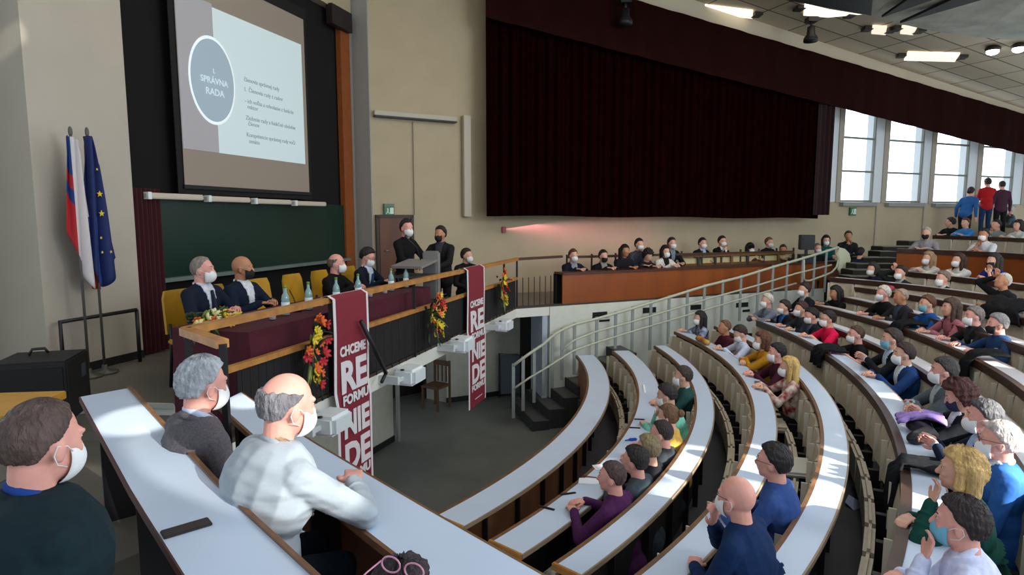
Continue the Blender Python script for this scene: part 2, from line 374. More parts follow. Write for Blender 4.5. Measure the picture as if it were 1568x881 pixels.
# ------------------------------------------------------------------ ceiling lights
def ceil_light(pts, label, e, name='ceiling_light', dz=.05, col='#fff3dc'):
    P = [Wc(x, y, dz) for x, y in pts]; c = sum(P, Vector()) / 4
    t = thing(name, c, 0, label, 'ceiling light'); m = MB(); U = [p - c for p in P]
    m.add([*U, *[q + Vector((0, 0, .04)) for q in U]], [(3, 2, 1, 0), (4, 5, 6, 7), (0, 1, 5, 4), (1, 2, 6, 5), (2, 3, 7, 6), (3, 0, 4, 7)])
    m.build('diffuser', M('lamp_glow_%s_%g' % (col[1:], e), col, .4, emit=e), t)
    a, b = (U[0] + U[3]) / 2, (U[1] + U[2]) / 2; d = (b - a).normalized()
    for q, s in ((a, -1), (b, 1)): m = MB(); m.box(q + d * s * .10 + Vector((0, 0, .03)), (.18, .26, .08), Rz(math.atan2(d.y, d.x))); m.build('end_cap', M('lamp_housing', '#2a2418', .6), t)
ceil_light([(1071, 8), (1153, 18), (1152, 29), (1070, 19)], 'long fluorescent ceiling light nearest the red curtain', 1.3)
ceil_light([(1232, 7), (1322, 22), (1268, 27), (1230, 24)], 'bright fluorescent ceiling light partly covered by the hanging canopy', 1.3)
ceil_light([(1390, 81), (1470, 83), (1462, 95), (1384, 93)], 'long fluorescent ceiling light above the windows', 1.0)
ceil_light([(1336, 41), (1358, 42), (1356, 54), (1334, 52)], 'small square ceiling light, left one of the small pair', .8, dz=.06)
ceil_light([(1381, 41), (1404, 43), (1398, 54), (1378, 52)], 'small square ceiling light, right one of the small pair', .8, dz=.06)
for i, (x, y) in enumerate(((1520, 79), (1560, 75))):
    p = Wc(x, y, .12); t = thing('spotlight', p, 0, 'round glaring floodlight on the ceiling, %s of the two' % ('left' if i == 0 else 'right'), 'spotlight')
    m = MB(); m.ell((0, 0, 0), (.13, .13, .08)); m.build('bulb', M('lamp_bright', '#ffffff', .4, emit=9), t)
    m = MB(); m.lathe((0, 0, .02), [(.15, 0), (.16, .06), (.05, .13), (.0, .13)]); m.build('housing', M('lamp_housing', '#2a2418', .6), t)
for i, (x, y, w) in enumerate(((1243, 27, 1), (958, -2, .9))):
    p = Wc(x, y, .05) if i == 0 else Wd(x, y, 13.2)
    t = thing('stage_spotlight', p, 0, ['black theatre spotlight hanging below the canopy light', 'black theatre spotlight hanging above the curtain top'][i], 'spotlight')
    m = MB(); m.box((0, 0, -.05), (.22, .22, .1)); m.tube([(0, 0, -.05), (0, 0, -.22)], .03); m.build('bracket', dk, t)
    m = MB(); m.lathe((0, 0, -.52), [(.15, 0), (.15, .08), (.09, .16), (.08, .32), (0, .33)]); m.build('housing', dk, t)
# ------------------------------------------------------------------ curtain and valence
def pleat(m, f0, z0, z1, ns, amp, per, th=.02, mi=0):
    """hanging cloth along the window wall: f0(s) gives s range; z0,z1 functions of s"""
    A_ = []; B_ = []; Z0 = []; Z1 = []
    for s in ns:
        o = amp * math.sin(s * per) + amp * .5 * math.sin(s * per * 2.3 + 1)
        A_.append(tuple(PW(s, f0(s) + o))); B_.append(tuple(PW(s, f0(s) + o - th))); Z0.append(z0(s)); Z1.append(z1(s))
    m.strip(A_, B_, Z0, Z1, mi)
def s_off(px, off):
    k = (px - 784) / F; b = B + nw * off
    return (b.x - k * b.y) / (k * uw.y - uw.x)
sa, sb = s_off(746, .55), s_off(1249, .55)
ns = [sa + (sb - sa) * i / 520 for i in range(521)]
m = MB(); pleat(m, lambda s: .55, lambda s: ZC + .03 + .012 * math.sin(s * 1.9) - .06 * (s - sa) / (sb - sa), lambda s: ztop(s) - .12, ns, .045, 24)
tag(m.build('stage_curtain', curt_m), 'huge dark red velvet curtain covering the wall left of the windows', 'curtain')
sc2 = s_off(1600, .8)
ns = [s_off(746, .8) + (sc2 - s_off(746, .8)) * i / 200 for i in range(201)]
m = MB(); pleat(m, lambda s: .80, lambda s: ZC + 3.72 - .113 * s, lambda s: ZC + 4.83 - .11 * s, ns, .012, 5)
tag(m.build('curtain_valence', M('valence_velvet', '#220c09', .9, var=.12, scale=3, spec=.05)), 'dark brown-red valence strip running along the top of curtain and windows', 'valence')
m = MB(); ns = [s_off(1245, .7) + .45 * i / 30 for i in range(31)]
pleat(m, lambda s: .7, lambda s: ZC + .06, lambda s: ztop(s) - 1.1, ns, .05, 34)
tag(m.build('side_curtain', M('curtain_grey_red', '#2a1214', .9)), 'narrow bunched curtain edge beside the first window', 'curtain')
# ------------------------------------------------------------------ objects on the walls
def on_wall(px, py, off=0): return Wp(px, py, PW(0, off), nw)
ua = (B - A).normalized(); na = Vector((ua.y, -ua.x)); angA = math.atan2(ua.y, ua.x)
def on_back(px, py, off=.02): p = A + na * off; return Wp(px, py, p, na)
p0, p1 = on_back(577, 331), on_back(630, 331)
t = thing('door_1', ((p0.x + p1.x) / 2, (p0.y + p1.y) / 2, FL), angA); tag(t, kind='structure'); dw = (p1 - p0).length; dh = ZC + .02 - FL
m = MB(); m.box((0, -.02, dh / 2), (dw - .08, .04, dh - .04)); m.build('door_leaf', M('door_wood', '#5e3114', .5, var=.2, scale=4, stretch=(1, 1, .25)), t)
m = MB(); m.box((-dw / 2, -.02, dh / 2), (.06, .07, dh)); m.box((dw / 2, -.02, dh / 2), (.06, .07, dh)); m.box((0, -.02, dh), (dw + .06, .07, .06)); m.build('door_frame', M('door_frame', '#2a1408', .5), t)
m = MB(); m.tube([(-dw / 2 + .12, -.07, 1.0), (-dw / 2 + .2, -.08, 1.0)], .012); m.build('door_handle', M('steel', '#9a9a94', .3, 1), t)
def sign(px, py, wd, hg, label, wallf, ang_, sym='exit'):
    p = wallf(px, py); t = thing('exit_sign', p, ang_, label, 'sign')
    m = MB(); m.box((0, -.03, 0), (wd, .05, hg), bev=.005); m.build('sign_box', M('sign_green', '#1f6a3c', .4), t)
    g = MB(); wv = wd * .5
    g.ell((-wd * .18, -.06, hg * .22), (hg * .09, .004, hg * .09)); g.box((-wd * .17, -.06, 0), (hg * .13, .006, hg * .34), Matrix.Rotation(.3, 3, 'Y'))
    g.box((-wd * .25, -.06, -hg * .22), (hg * .08, .006, hg * .3), Matrix.Rotation(.7, 3, 'Y')); g.box((-wd * .08, -.06, -hg * .2), (hg * .08, .006, hg * .3), Matrix.Rotation(-.5, 3, 'Y'))
    g.box((wd * .22, -.06, 0), (hg * .42, .006, hg * .7)); g.build('running_figure', M('sign_white', '#cfe8d4', .5), t)
    return t
t = sign(595, 323, .2, .17, 'green running man exit sign above the brown stage door', on_back, angA)
m = MB(); m.box((0, -.03, .11), (.2, .06, .05)); m.build('sign_lamp', M('sign_lamp', '#6a7468', .5), t)
sign(1304, 324, .24, .22, 'green exit sign on the wall under the first window', on_wall, ang)
p = on_wall(771.5, 352, .02); m = MB(); m.box((0, 0, 0), (.09, .06, .13), bev=.01); o = m.build('fire_alarm', M('alarm_red', '#a01828', .4)); o.location = p; o.rotation_euler = (0, 0, ang); tag(o, 'small red fire alarm box on the wall left below the curtain', 'alarm')
# pipe box on the back wall : horizontal duct, vertical duct
def seg_on_back(name, x0, y0, x1, y1, th, dep, mat, label, cat):
    p, q = on_back(x0, y0, .02), on_back(x1, y1, .02); c = (p + q) / 2; d = q - p; L = d.length
    m = MB()
    if abs(d.z) > L * .8: m.box((0, -dep / 2, 0), (th, dep, L), bev=.01)
    else: m.box((0, -dep / 2, 0), (L, dep, th), bev=.01)
    o = m.build(name, mat); o.location = c; o.rotation_euler = (0, 0, angA); return tag(o, label, cat)
duct = M('duct_paint', '#b4ae9c', .5)
p0, p1 = on_back(571, 172), on_back(697, 183)
seg_on_back('wall_duct', 571, 173, 697, 184, .09, .10, duct, 'horizontal pale duct with a dark slot on the back wall', 'duct')
seg_on_back('duct_slot', 571, 178.5, 697, 188, .03, .12, dk, 'dark rail slot under the horizontal duct of the back wall', 'rail')
seg_on_back('wall_duct', 712, 178, 713, 332, .16, .12, duct, 'vertical pale duct on the back wall left of the curtain', 'duct')
seg_on_back('wall_moulding', 632, 186, 634, 330, .012, .02, M('groove', '#7a705c', .7), 'thin vertical groove in the plaster above the stage door', 'moulding')
# ------------------------------------------------------------------ chalkboard, screen, tubes
AS = math.atan2(.953, .302)          # direction of the stage line family in plan
RS = Rz(AS)                            # local x runs along the stage away from the camera, local -y faces the hall
def sY(off, px): return off / ((px - 784) / F - .317)
def on_stage(px, py, off): return Wp(px, py, SP(off, 5), n_s)
def stage_thing(name, off, px, z, **k): Y = sY(off, px); return thing(name, (*SP(off, Y), z), AS, **k)
def loc_s(off, px0): Y0 = sY(off, px0); return lambda px: (sY(off, px) - Y0) * 1.049
OB = -6.88
t = stage_thing('chalkboard', OB, 222, 0, label='long dark green chalkboard behind the panel of men', cat='chalkboard'); L = loc_s(OB, 222)
x1 = L(531); x0 = L(201); z0, z1 = ZC - .79, ZC + .29
m = MB(); V = [(x0 + .12, 0, z0), (x1, 0, z0), (x1, 0, z1 - .07), (x0, 0, z1)]; V += [(a, .03, c) for a, b, c in V]
m.add(V, [(0, 1, 2, 3), (7, 6, 5, 4), (0, 4, 5, 1), (1, 5, 6, 2), (2, 6, 7, 3), (3, 7, 4, 0)]); m.build('writing_surface', green_m, t)
m = MB(); m.box(((x0 + x1) / 2 + .06, -.04, z0), (x1 - x0 - .1, .09, .05)); m.build('chalk_ledge', M('ledge_grey', '#6c7a76', .5), t)
m = MB(); m.box((x0 + .2, -.01, z1 + .01), (.42, .02, .025)); m.build('top_trim', M('trim_pale', '#c8c8bc', .5), t)
OSC = -6.78; t = stage_thing('projection_screen', OSC, 289, 0, label='large projection screen showing a slide with a grey blue circle', cat='projection screen'); L = loc_s(OSC, 289)
xa, xb = 0, L(477)
def sq(name, x0, x1, z0, z1, y, mat, parent, th=.006):
    m = MB(); m.box(((x0 + x1) / 2, y, (z0 + z1) / 2), (x1 - x0, th, z1 - z0)); return m.build(name, mat, parent)
sq('screen_fabric', xa, xb, ZC + .42, ZC + 3.22, 0, M('screen_fabric', '#9c9083', .8), t)
sq('bottom_bar', xa - .02, xb + .02, ZC + .37, ZC + .42, 0, dk, t, .03)
sq('screen_border', xa - .09, xb + .09, ZC + .30, ZC + 3.4, .02, M('screen_border', '#0a0a0a', .8), t, .01)
slide = sq('slide_panel', L(343), L(472), ZC + .88, ZC + 2.80, -.006, M('slide_light', '#b4c4c7', .6, emit=.54), t)
sq('slide_band', L(289.5), L(343), ZC + .88, ZC + 2.84, -.006, M('slide_band', '#8f8e92', .6, emit=.50), t)
cx_, cz_ = (L(303) + L(371)) / 2, ZC + 1.83; rx, rz_ = (L(371) - L(303)) / 2, .58
def disc(name, rx, rz_, y, mat):
    m = MB(); V = []
    for yy in (y, y + .004):
        for j in range(48): a = 2 * PI * j / 48; V.append((cx_ + rx * math.cos(a), yy, cz_ + rz_ * math.sin(a)))
    m.add(V, [tuple(range(48)), tuple(range(48, 96))[::-1]] + [(j, (j + 1) % 48, 48 + (j + 1) % 48, 48 + j) for j in range(48)]); return m.build(name, mat, t)
disc('slide_ring', rx, rz_, -.014, M('slide_ring', '#cdd9dc', .6, emit=.68)); disc('slide_disc', rx * .93, rz_ * .93, -.02, M('slide_disc', '#8b9da8', .6, emit=.52))
def text(txt, size, mat, parent, loc, rot=(PI / 2, 0, 0), sxy=(1, 1), ext=.002, align='CENTER', name='lettering', bold=0):
    cu = bpy.data.curves.new('t', 'FONT'); cu.body = txt; cu.size = size; cu.extrude = ext; cu.align_x = align; cu.offset = bold; cu.resolution_u = 3
    o = bpy.data.objects.new('t', cu); C.objects.link(o); bpy.context.view_layer.update()
    me = bpy.data.meshes.new_from_object(o.evaluated_get(bpy.context.evaluated_depsgraph_get())); bpy.data.objects.remove(o)
    me.materials.clear(); me.materials.append(mat)
    n = bpy.data.objects.new(name, me); C.objects.link(n); n.parent = parent; n.location = loc; n.rotation_euler = rot; n.scale = (sxy[0], sxy[1], 1); return n
tl = M('slide_text_pale', '#b4c4cc', .6, emit=.62); tg = M('slide_text_grey', '#7f9090', .6, emit=.42)
for txt, z, s in (('I.', .10, .09), ('SPRÁVNA', -.04, .115), ('RADA', -.19, .125)): text(txt, s, tl, t, (cx_ + .02, -.024, cz_ + z), bold=.002)
for i, (txt, z) in enumerate((('členovia správnej rady', 1.98), ('I.  Členovia rady z radov', 1.84), ('- ich voľba a odvolanie z funkcie', 1.68), ('  rektor', 1.60), ('Zloženie rady a funkčné obdobie', 1.44), ('  členov', 1.36), ('Kompetencie správnej rady voči', 1.20), ('  senátu', 1.11))):
    text(txt, .085, tg, t, (L(385), -.012, ZC + z - .03), align='LEFT')
OT = -6.62
for i, (x0, x1) in enumerate(((228, 314), (320, 385), (391, 447), (452, 500))):
    L0 = sY(OT, x0); L1 = sY(OT, x1); t = stage_thing('board_light', OT, x0, ZC + .255 - .01 * i, label='white fluorescent board lamp over the chalkboard, %s from the left' % ['first', 'second', 'third', 'fourth'][i], cat='board lamp', group='board lamps over the chalkboard')
    W_ = (L1 - L0) * 1.049; m = MB(); m.box((W_ / 2, 0, 0), (W_, .07, .07), bev=.012); m.build('lamp_body', M('lamp_body', '#c9bfae', .45), t)
    m = MB(); m.box((.03, 0, 0), (.05, .085, .085)); m.build('end_cap', white_m, t)
    m = MB(); m.box((W_ / 2, .1, .0), (.05, .2, .03)); m.build('bracket', dk, t)
# dark red side curtain at the left of the board
m = MB(); A_ = []; B_ = []; off = -6.66
for i in range(60):
    Y = sY(off, 188) + .50 * i / 59; o = .035 * math.sin(i * .9); A_.append(SP(off + o, Y)); B_.append(SP(off + o - .02, Y))
m.strip(A_, B_, FL + .02, ZC + .34); tag(m.build('side_curtain', M('curtain_maroon', '#3d0a12', .9)), 'narrow maroon curtain between the pilaster and the green chalkboard', 'curtain')
# ------------------------------------------------------------------ stage railing
OR_ = -3.431
Z1, Z2 = ZC - .745, ZC - 1.09
cor = Vector((*SP(OR_, 4.03), Z1)); end_l = Wz(341, 527, Z1)
rl = thing('stage_railing', (cor.x, cor.y, FL), 0, 'stage balustrade with oak handrails and dark vertical bars', 'railing'); O = Vector((cor.x, cor.y, FL))
def flatbar(m, pts, wd, hg, mi=0):
    for a, b in zip(pts[:-1], pts[1:]):
        a, b = Vector(a), Vector(b); d = b - a; Lh = math.hypot(d.x, d.y); n = Vector((-d.y, d.x, 0)) / Lh * wd / 2
        m.strip([tuple((a + n)[:2]), tuple((b + n)[:2])], [tuple((a - n)[:2]), tuple((b - n)[:2])], [a.z - hg / 2, b.z - hg / 2], [a.z + hg / 2, b.z + hg / 2], mi)
p_ = lambda Y, z: Vector((*SP(OR_, Y), z)) - O
e2 = Vector((6.6, 14.0, ZC - .745)) - O
m = MB(); flatbar(m, [end_l - O, cor - O, p_(11.15, Z1)], .075, .05); m.build('top_rail', oak_m, rl)
m = MB(); flatbar(m, [p_(11.1, Z1), Vector((.95, 11.85, Z1)) - O], .07, .045); m.build('end_rail', M('rail_wood_dark', '#4a2c1a', .5), rl)
m = MB(); flatbar(m, [p_(4.05, Z2), p_(11.1, Z2)], .05, .045); m.build('lower_rail', oak_m, rl)
m = MB(); flatbar(m, [p_(4.45, FL + .30), p_(11.0, FL + .30)], .012, .5); m.build('infill_panel', M('infill_black', '#0b0a0c', .8), rl)
bar = MB(); bar.box((0, 0, (Z2 - FL) / 2), (.016, .016, Z2 - FL)); bme = bar.mesh('bar', M('bar_brown', '#2a211c', .5))
def link(name, me, parent, loc, rz=0):
    o = bpy.data.objects.new(name, me); C.objects.link(o); o.parent = parent; o.location = loc; o.rotation_euler = (0, 0, rz); return o
Y = 4.5
while Y < 11.1:
    q = p_(Y, 0); link('bar', bme, rl, (q.x, q.y, 0.0)); Y += .085 if Y < 6 else .16
q0, q1 = p_(11.1, 0), Vector((.95, 11.85, 0)) - O
for i in range(9): q = q0.lerp(q1, i / 8); link('bar', bme, rl, (q.x, q.y, 0))
pm = MB(); pm.box((0, 0, (Z1 - FL) / 2), (.035, .035, Z1 - FL)); pme = pm.mesh('post', dk)
for Y in (4.05, 5.6, 7.2, 8.8, 10.4, 11.1): q = p_(Y, 0); link('post', pme, rl, (q.x, q.y, 0))
q = end_l - O; link('post', pme, rl, (q.x, q.y, 0))
# rail behind the balcony seats
br_ = thing('balcony_railing', (1.0, 12.1, FL), 0, 'brown handrail on the walkway behind the balcony seats', 'railing'); O2 = Vector((1.0, 12.1, FL))
ra, rb = Wd(868, 394, 12.45) - O2, Wd(1215, 385.5, 15.35) - O2
m = MB(); flatbar(m, [ra, rb], .06, .05); m.build('top_rail', M('rail_wood_dark', '#4a2c1a', .5), br_)
m = MB(); flatbar(m, [ra - Vector((0, 0, .4)), rb - Vector((0, 0, .4))], .03, .03); m.build('lower_rail', M('rail_wood_dark', '#4a2c1a', .5), br_)
for i in range(12): q = ra.lerp(rb, i / 11); link('post', pme, br_, (q.x, q.y, 0))
# ------------------------------------------------------------------ panel table with maroon cloth
t = thing('panel_table', (*SP(-3.98, 7.0), FL), AS, 'long panel table hidden under a maroon cloth on the stage', 'table')
x0, x1 = -2.2, 1.15
m = MB(); m.box(((x0 + x1) / 2, 0, .72), (x1 - x0 - .04, .68, .03)); m.build('tabletop', oak_m, t)
lg = MB(); lg.box((0, 0, .35), (.05, .05, .70)); lme = lg.mesh('leg', dk)
for x in (x0 + .1, x1 - .1):
    for y in (-.28, .28): link('leg', lme, t, (x, y, 0))
m = MB(); NX, NY = 60, 6; V = []; Fs = []
def ring():
    P = []
    n = 50
    for i in range(n): P.append((x0 + (x1 - x0) * i / n, -.36, 0, -1))
    for i in range(8): P.append((x1, -.36 + .72 * i / 8, 1, 0))
    for i in range(n): P.append((x1 - (x1 - x0) * i / n, .36, 0, 1))
    for i in range(12): P.append((x0, .36 - .72 * i / 12, -1, 0))
    return P
R_ = ring(); n = len(R_)
for k in range(7):
    h = .745 - .735 * k / 6 if k else .745
    for i, (x, y, a, b) in enumerate(R_):
        o = (.02 + .05 * k / 6) + .022 * (k / 6) * math.sin(i * 1.15) + (.012 * math.sin(i * .4)) * k / 6
        V.append((x + a * o, y + b * o, h))
for k in range(6):
    for i in range(n): Fs.append((k * n + i, k * n + (i + 1) % n, (k + 1) * n + (i + 1) % n, (k + 1) * n + i))
Fs.append(tuple(range(n)))
m.add(V, Fs, 0, False); o = m.build('tablecloth', maroon_m); o.location = t.location; o.rotation_euler = t.rotation_euler; tag(o, 'maroon tablecloth covering the long panel table down to the floor', 'tablecloth')
TT = FL + .748
# ------------------------------------------------------------------ yellow chairs
yel = M('chair_yellow', '#b98a18', .5, var=.08)
def chair(loc, rz, label, mat=yel, lm=dk, group='yellow chairs behind the panel table'):
    t = thing('panel_chair', loc, rz, label, 'chair', group)
    m = MB(); m.box((0, 0, .45), (.42, .42, .05), bev=.015); m.build('seat', mat, t)
    m = MB(); V = []; Fs = []
    for i in range(7):
        u = -.2 + .4 * i / 6; y = -.20 - .05 * math.cos(u * 5) + .02
        for j, z in enumerate((.52, .62, .74, .86, .93)):
            wsc = 1 - .12 * (j == 4) - .03 * j
            V.append((u * wsc, y - .12 * (z - .5), z)); 
    for i in range(6):
        for j in range(4): a = i * 5 + j; Fs.append((a, a + 5, a + 6, a + 1))
    b = [(x, y - .025, z) for x, y, z in V]; k = len(V)
    m.add(V + b, Fs + [tuple(q + k for q in f[::-1]) for f in Fs] + [(i * 5, k + i * 5, k + i * 5 + 5, i * 5 + 5) for i in range(6)] + [(i * 5 + 4, i * 5 + 9, k + i * 5 + 9, k + i * 5 + 4) for i in range(6)] + [(j, j + 1, k + j + 1, k + j) for j in range(4)] + [(30 + j, k + 30 + j, k + 31 + j, 31 + j) for j in range(4)])
    m.build('backrest', mat, t)
    for x in (-.18, .18):
        mm = MB(); mm.tube([(x, .18, .44), (x * 1.05, .2, 0)], .015); mm.build('leg', lm, t)
        mm = MB(); mm.tube([(x, -.19, .62), (x, -.18, .44), (x * 1.05, -.22, 0)], .015); mm.build('leg', lm, t)
    return t
OCH = -4.95
def chair_at(px, label, off=OCH, rz=None):
    Y = sY(off, px); return chair((*SP(off, Y), FL), AS - PI + (rz or 0), label)
for px, l in ((301, 'yellow chair under the leftmost seated panel man'), (352, 'yellow chair under the second panel man with black mask'), (422, 'empty yellow chair nearest the two left panel men'), (473, 'empty yellow chair next to the bald man in black'), (514, 'yellow chair under the bald man in black'), (557, 'yellow chair under the last panel man at the table')):
    chair_at(px, l)
# ------------------------------------------------------------------ bottles, glasses, papers on the panel table
gl_b = M('bottle_glass', '#7fa3a0', .1, spec=.8); lab_m = M('bottle_label', '#d8dfe2', .5); cap_m = M('bottle_cap', '#6f8f2a', .5)
def bottle(px, py, label):
    p = on_stage(px, py, -3.85); Y = sY(-3.85, px); t = thing('water_bottle', (*SP(-3.85, Y), TT + .004), 0, label, 'bottle', 'water bottles on the panel table')
    m = MB(); m.lathe((0, 0, 0), [(.034, 0), (.036, .01), (.036, .15), (.03, .18), (.014, .21), (.013, .25)]); m.build('bottle_body', gl_b, t)
    m = MB(); m.lathe((0, 0, .04), [(.0375, 0), (.0375, .08)]); m.build('bottle_label', lab_m, t)
    m = MB(); m.lathe((0, 0, .25), [(.015, 0), (.015, .02), (0, .022)]); m.build('bottle_cap', cap_m, t)
for px, l in ((434, 'water bottle in front of the first empty yellow chair'), (470, 'water bottle in front of the second empty yellow chair'), (513, 'water bottle in front of the bald man in black'), (547, 'water bottle between the two right panel men'), (598, 'water bottle right of the last panel man, left of the pair'), (621, 'water bottle at the foot of the lectern')): bottle(px, 0, l)
cupm = M('paper_cup', '#d8cfd2', .5)
for i, (px, l) in enumerate(((413, 'small white cup in front of the empty yellow chairs'), (521, 'white cup right of the bottle of the bald man'), (565, 'white cup beside the folded hands of the last panel man'), (588, 'white cup left of the bottle pair by the lectern'))):
    Y = sY(-3.80, px); m = MB(); m.lathe((0, 0, 0), [(.026, 0), (.034, .085), (.031, .085), (.024, .006)]); o = m.build('cup', cupm); o.location = (*SP(-3.80, Y), TT + .004); tag(o, l, 'cup', 'cups on the panel table')
for i, (px, l) in enumerate(((452, 'thin dark microphone on the table before the empty chairs'), (612, 'thin table microphone beside the bottles near the lectern'))):
    Y = sY(-3.9, px); t = thing('microphone', (*SP(-3.9, Y), TT + .004), 0, l, 'microphone'); m = MB(); m.lathe((0, 0, 0), [(.045, 0), (.045, .02), (0, .025)]); m.build('base', dk, t)
    m = MB(); m.tube([(0, 0, .02), (-.03, 0, .12), (-.08, .03, .2)], .006); m.build('gooseneck', dk, t)
# ------------------------------------------------------------------ flowers
leafg = M('leaf_green', '#3d5a24', .6, var=.2); leafd = M('leaf_dark', '#1f3320', .6, var=.2)
FLM = {'y': M('petal_yellow', '#d9c02a', .6, var=.1), 'o': M('petal_orange', '#d8641e', .6, var=.15), 'r': M('petal_red', '#b8222a', .6), 'w': M('petal_cream', '#dcd6a0', .6)}
def leaf(m, p, d, L, wd, mi=0):
    p, d = Vector(p), Vector(d).normalized(); s = d.cross(Vector((.3, .2, 1))).normalized(); u = s.cross(d)
    V = []; 
    for i, (t_, ww) in enumerate(((0, .1), (.35, 1), (.7, .75), (1, .02))):
        c = p + d * L * t_ - Vector((0, 0, 1)) * L * .25 * t_ * t_
        V += [c - s * wd * ww + u * .004, c + u * wd * .25 * ww, c + s * wd * ww + u * .004, c - u * .006]
    m.add(V, [(i * 4 + j, i * 4 + (j + 1) % 4, i * 4 + 4 + (j + 1) % 4, i * 4 + 4 + j) for i in range(3) for j in range(4)], mi, True)
def bloom(c, r, d):
    m = MB(); c = Vector(c); d = Vector(d).normalized(); q = d.to_track_quat('Z', 'Y').to_matrix()
    for k in range(6):
        a = k * PI / 3; R = q @ Rz(a) @ Matrix.Rotation(-.5, 3, 'Y'); m.ell(c + R @ Vector((r * .55, 0, 0)), (r * .55, r * .3, r * .14), R, 8, 5)
    m.ell(c + d * r * .15, (r * .22, r * .22, r * .2), None, 8, 5); return m
def arrangement(name, loc, rz, label, h, wd, nf, cols, seed, flat=False, leaves=26):
    rng = random.Random(seed); t = thing(name, loc, rz, label, 'flowers')
    m = MB()
    for i in range(leaves):
        a = rng.uniform(0, 2 * PI); z = rng.uniform(-.5, .5) * h; b = Vector((math.cos(a) * wd * .2, -abs(math.sin(a)) * .08, z * .6))
        leaf(m, b, (math.cos(a), -.35 - .4 * rng.random(), math.copysign(.9, z) * rng.random() * 1.5 + (.2 if flat else 0)), rng.uniform(.5, .95) * (wd * (.32 if flat else .62)), .018)
    m.build('foliage', leafd if not flat else leafg, t)
    m = MB()
    for i in range(leaves // 3):
        a = rng.uniform(0, 2 * PI); leaf(m, (0, -.05, 0), (math.cos(a), -.4, math.sin(a) * 1.6), rng.uniform(.8, 1.1) * (.14 if flat else max(h, wd) * .45), .018)
    m.build('pale_leaves', M('leaf_pale', '#8d9a4c', .6, var=.15), t)
    for i in range(nf):
        u = (i + .5) / nf; z = (u - .5) * h * .85; x = rng.uniform(-.5, .5) * wd * (1 - abs(u - .5) * .9)
        c = cols[int(u * len(cols)) % len(cols)] if rng.random() < .6 else rng.choice(cols)
        bloom((x, -.07 - rng.uniform(0, .07), z), rng.uniform(.035, .062), (rng.uniform(-.5, .5), -1, rng.uniform(-.2, .6))).build('blossom', FLM[c], t)
    m = MB(); m.box((0, -.01, 0), (.08, .03, .12)); m.build('holder', leafd, t)
    return t
def rail_flowers(px, py, off, label, h, wd, nf, cols, seed): 
    p = on_stage(px, py, off); arrangement('flower_arrangement', p, AS, label, h, wd, nf, cols, seed)
rail_flowers(472, 538, -3.36, 'tall orange and red flower arrangement tied to the rail left of the first banner', .72, .3, 26, 'roroyo', 3)
rail_flowers(656, 484, -3.36, 'yellow and orange flower arrangement on the rail between the two banners', .62, .40, 24, 'yyoyro', 5)
rail_flowers(763, 441, -3.36, 'orange flower arrangement on the rail right of the second banner', .68, .3, 24, 'yoroyo', 9)
p = Vector((*SP(-4.15, 5.0), TT + .06)); t = arrangement('flower_bouquet', p, AS, 'yellow flower bouquet lying on the left end of the maroon table', .10, .55, 26, 'yyyyow', 12, flat=True, leaves=30)
t.scale = (1, 1.6, 1.0)
# ------------------------------------------------------------------ banners
bm_m = M('banner_maroon', '#7d1c2c', .7, var=.04); bw_m = M('banner_white', '#dcd6d8', .7)
def banner(px0, px1, label, L):
    off = -3.385; Y0, Y1 = sY(off, px0), sY(off, px1); W_ = (Y1 - Y0) * 1.049
    t = thing('banner', (*SP(off, Y0), 0), AS, label, 'banner')
    zt = Z1 + .03; dy = -.035
    prof = [(-.0 + .09, zt - .08), (.085, zt + .0), (.02, zt + .012), (dy, zt - .02), (dy - .005, zt - .35), (dy, ZC - 1.60), (dy - .02, ZC - 1.75), (dy - .02, zt - L)]
    def sheet(xa, xb, d, nm, mat):
        m = MB(); V = []; 
        for y, z in prof:
            for x in (xa, xb): V.append((x + .012 * math.sin(z * 5), y - d, z)); V.append((x + .012 * math.sin(z * 5), y - d + .004, z))
        m.add(V, [q for i in range(len(prof) - 1) for q in ((i * 4, i * 4 + 2, i * 4 + 6, i * 4 + 4), (i * 4 + 1, i * 4 + 5, i * 4 + 7, i * 4 + 3), (i * 4, i * 4 + 4, i * 4 + 5, i * 4 + 1), (i * 4 + 2, i * 4 + 3, i * 4 + 7, i * 4 + 6))]); return m.build(nm, mat, t)
    sheet(0, W_, 0, 'banner_border', bw_m); sheet(.03 * W_ / .45, W_ - .03 * W_ / .45, .003, 'banner_cloth', bm_m)
    cx = W_ / 2; y = dy - .012
    for txt, z, s, wx, dd in (('CHCEME', -.66, .125, .72, 0), ('RE', -1.0, .40, .70, .0), ('FORMU', -1.12, .125, .72, .018), ('NIE', -1.43, .33, .66, .018), ('DE', -1.76, .37, .66, .018), ('FORMU', -1.88, .12, .7, .018)):
        z_ = zt + z + (0.10 if True else 0)
        o = text(txt, s, bw_m, t, (cx, y - dd, z_), bold=.012 * s / .3)
        wdt = max(v.co.x for v in o.data.vertices) - min(v.co.x for v in o.data.vertices)
        k = W_ * .74 / wdt; o.scale = (k, 1, 1)
    o = text('www.chcemereformu.sk', .03, bw_m, t, (cx, y - .02, zt - 1.92))
banner(501, 556, 'maroon banner nearer the camera hanging from the stage rail', 2.12)
banner(711, 738, 'maroon banner farther away hanging from the stage rail', 2.02)
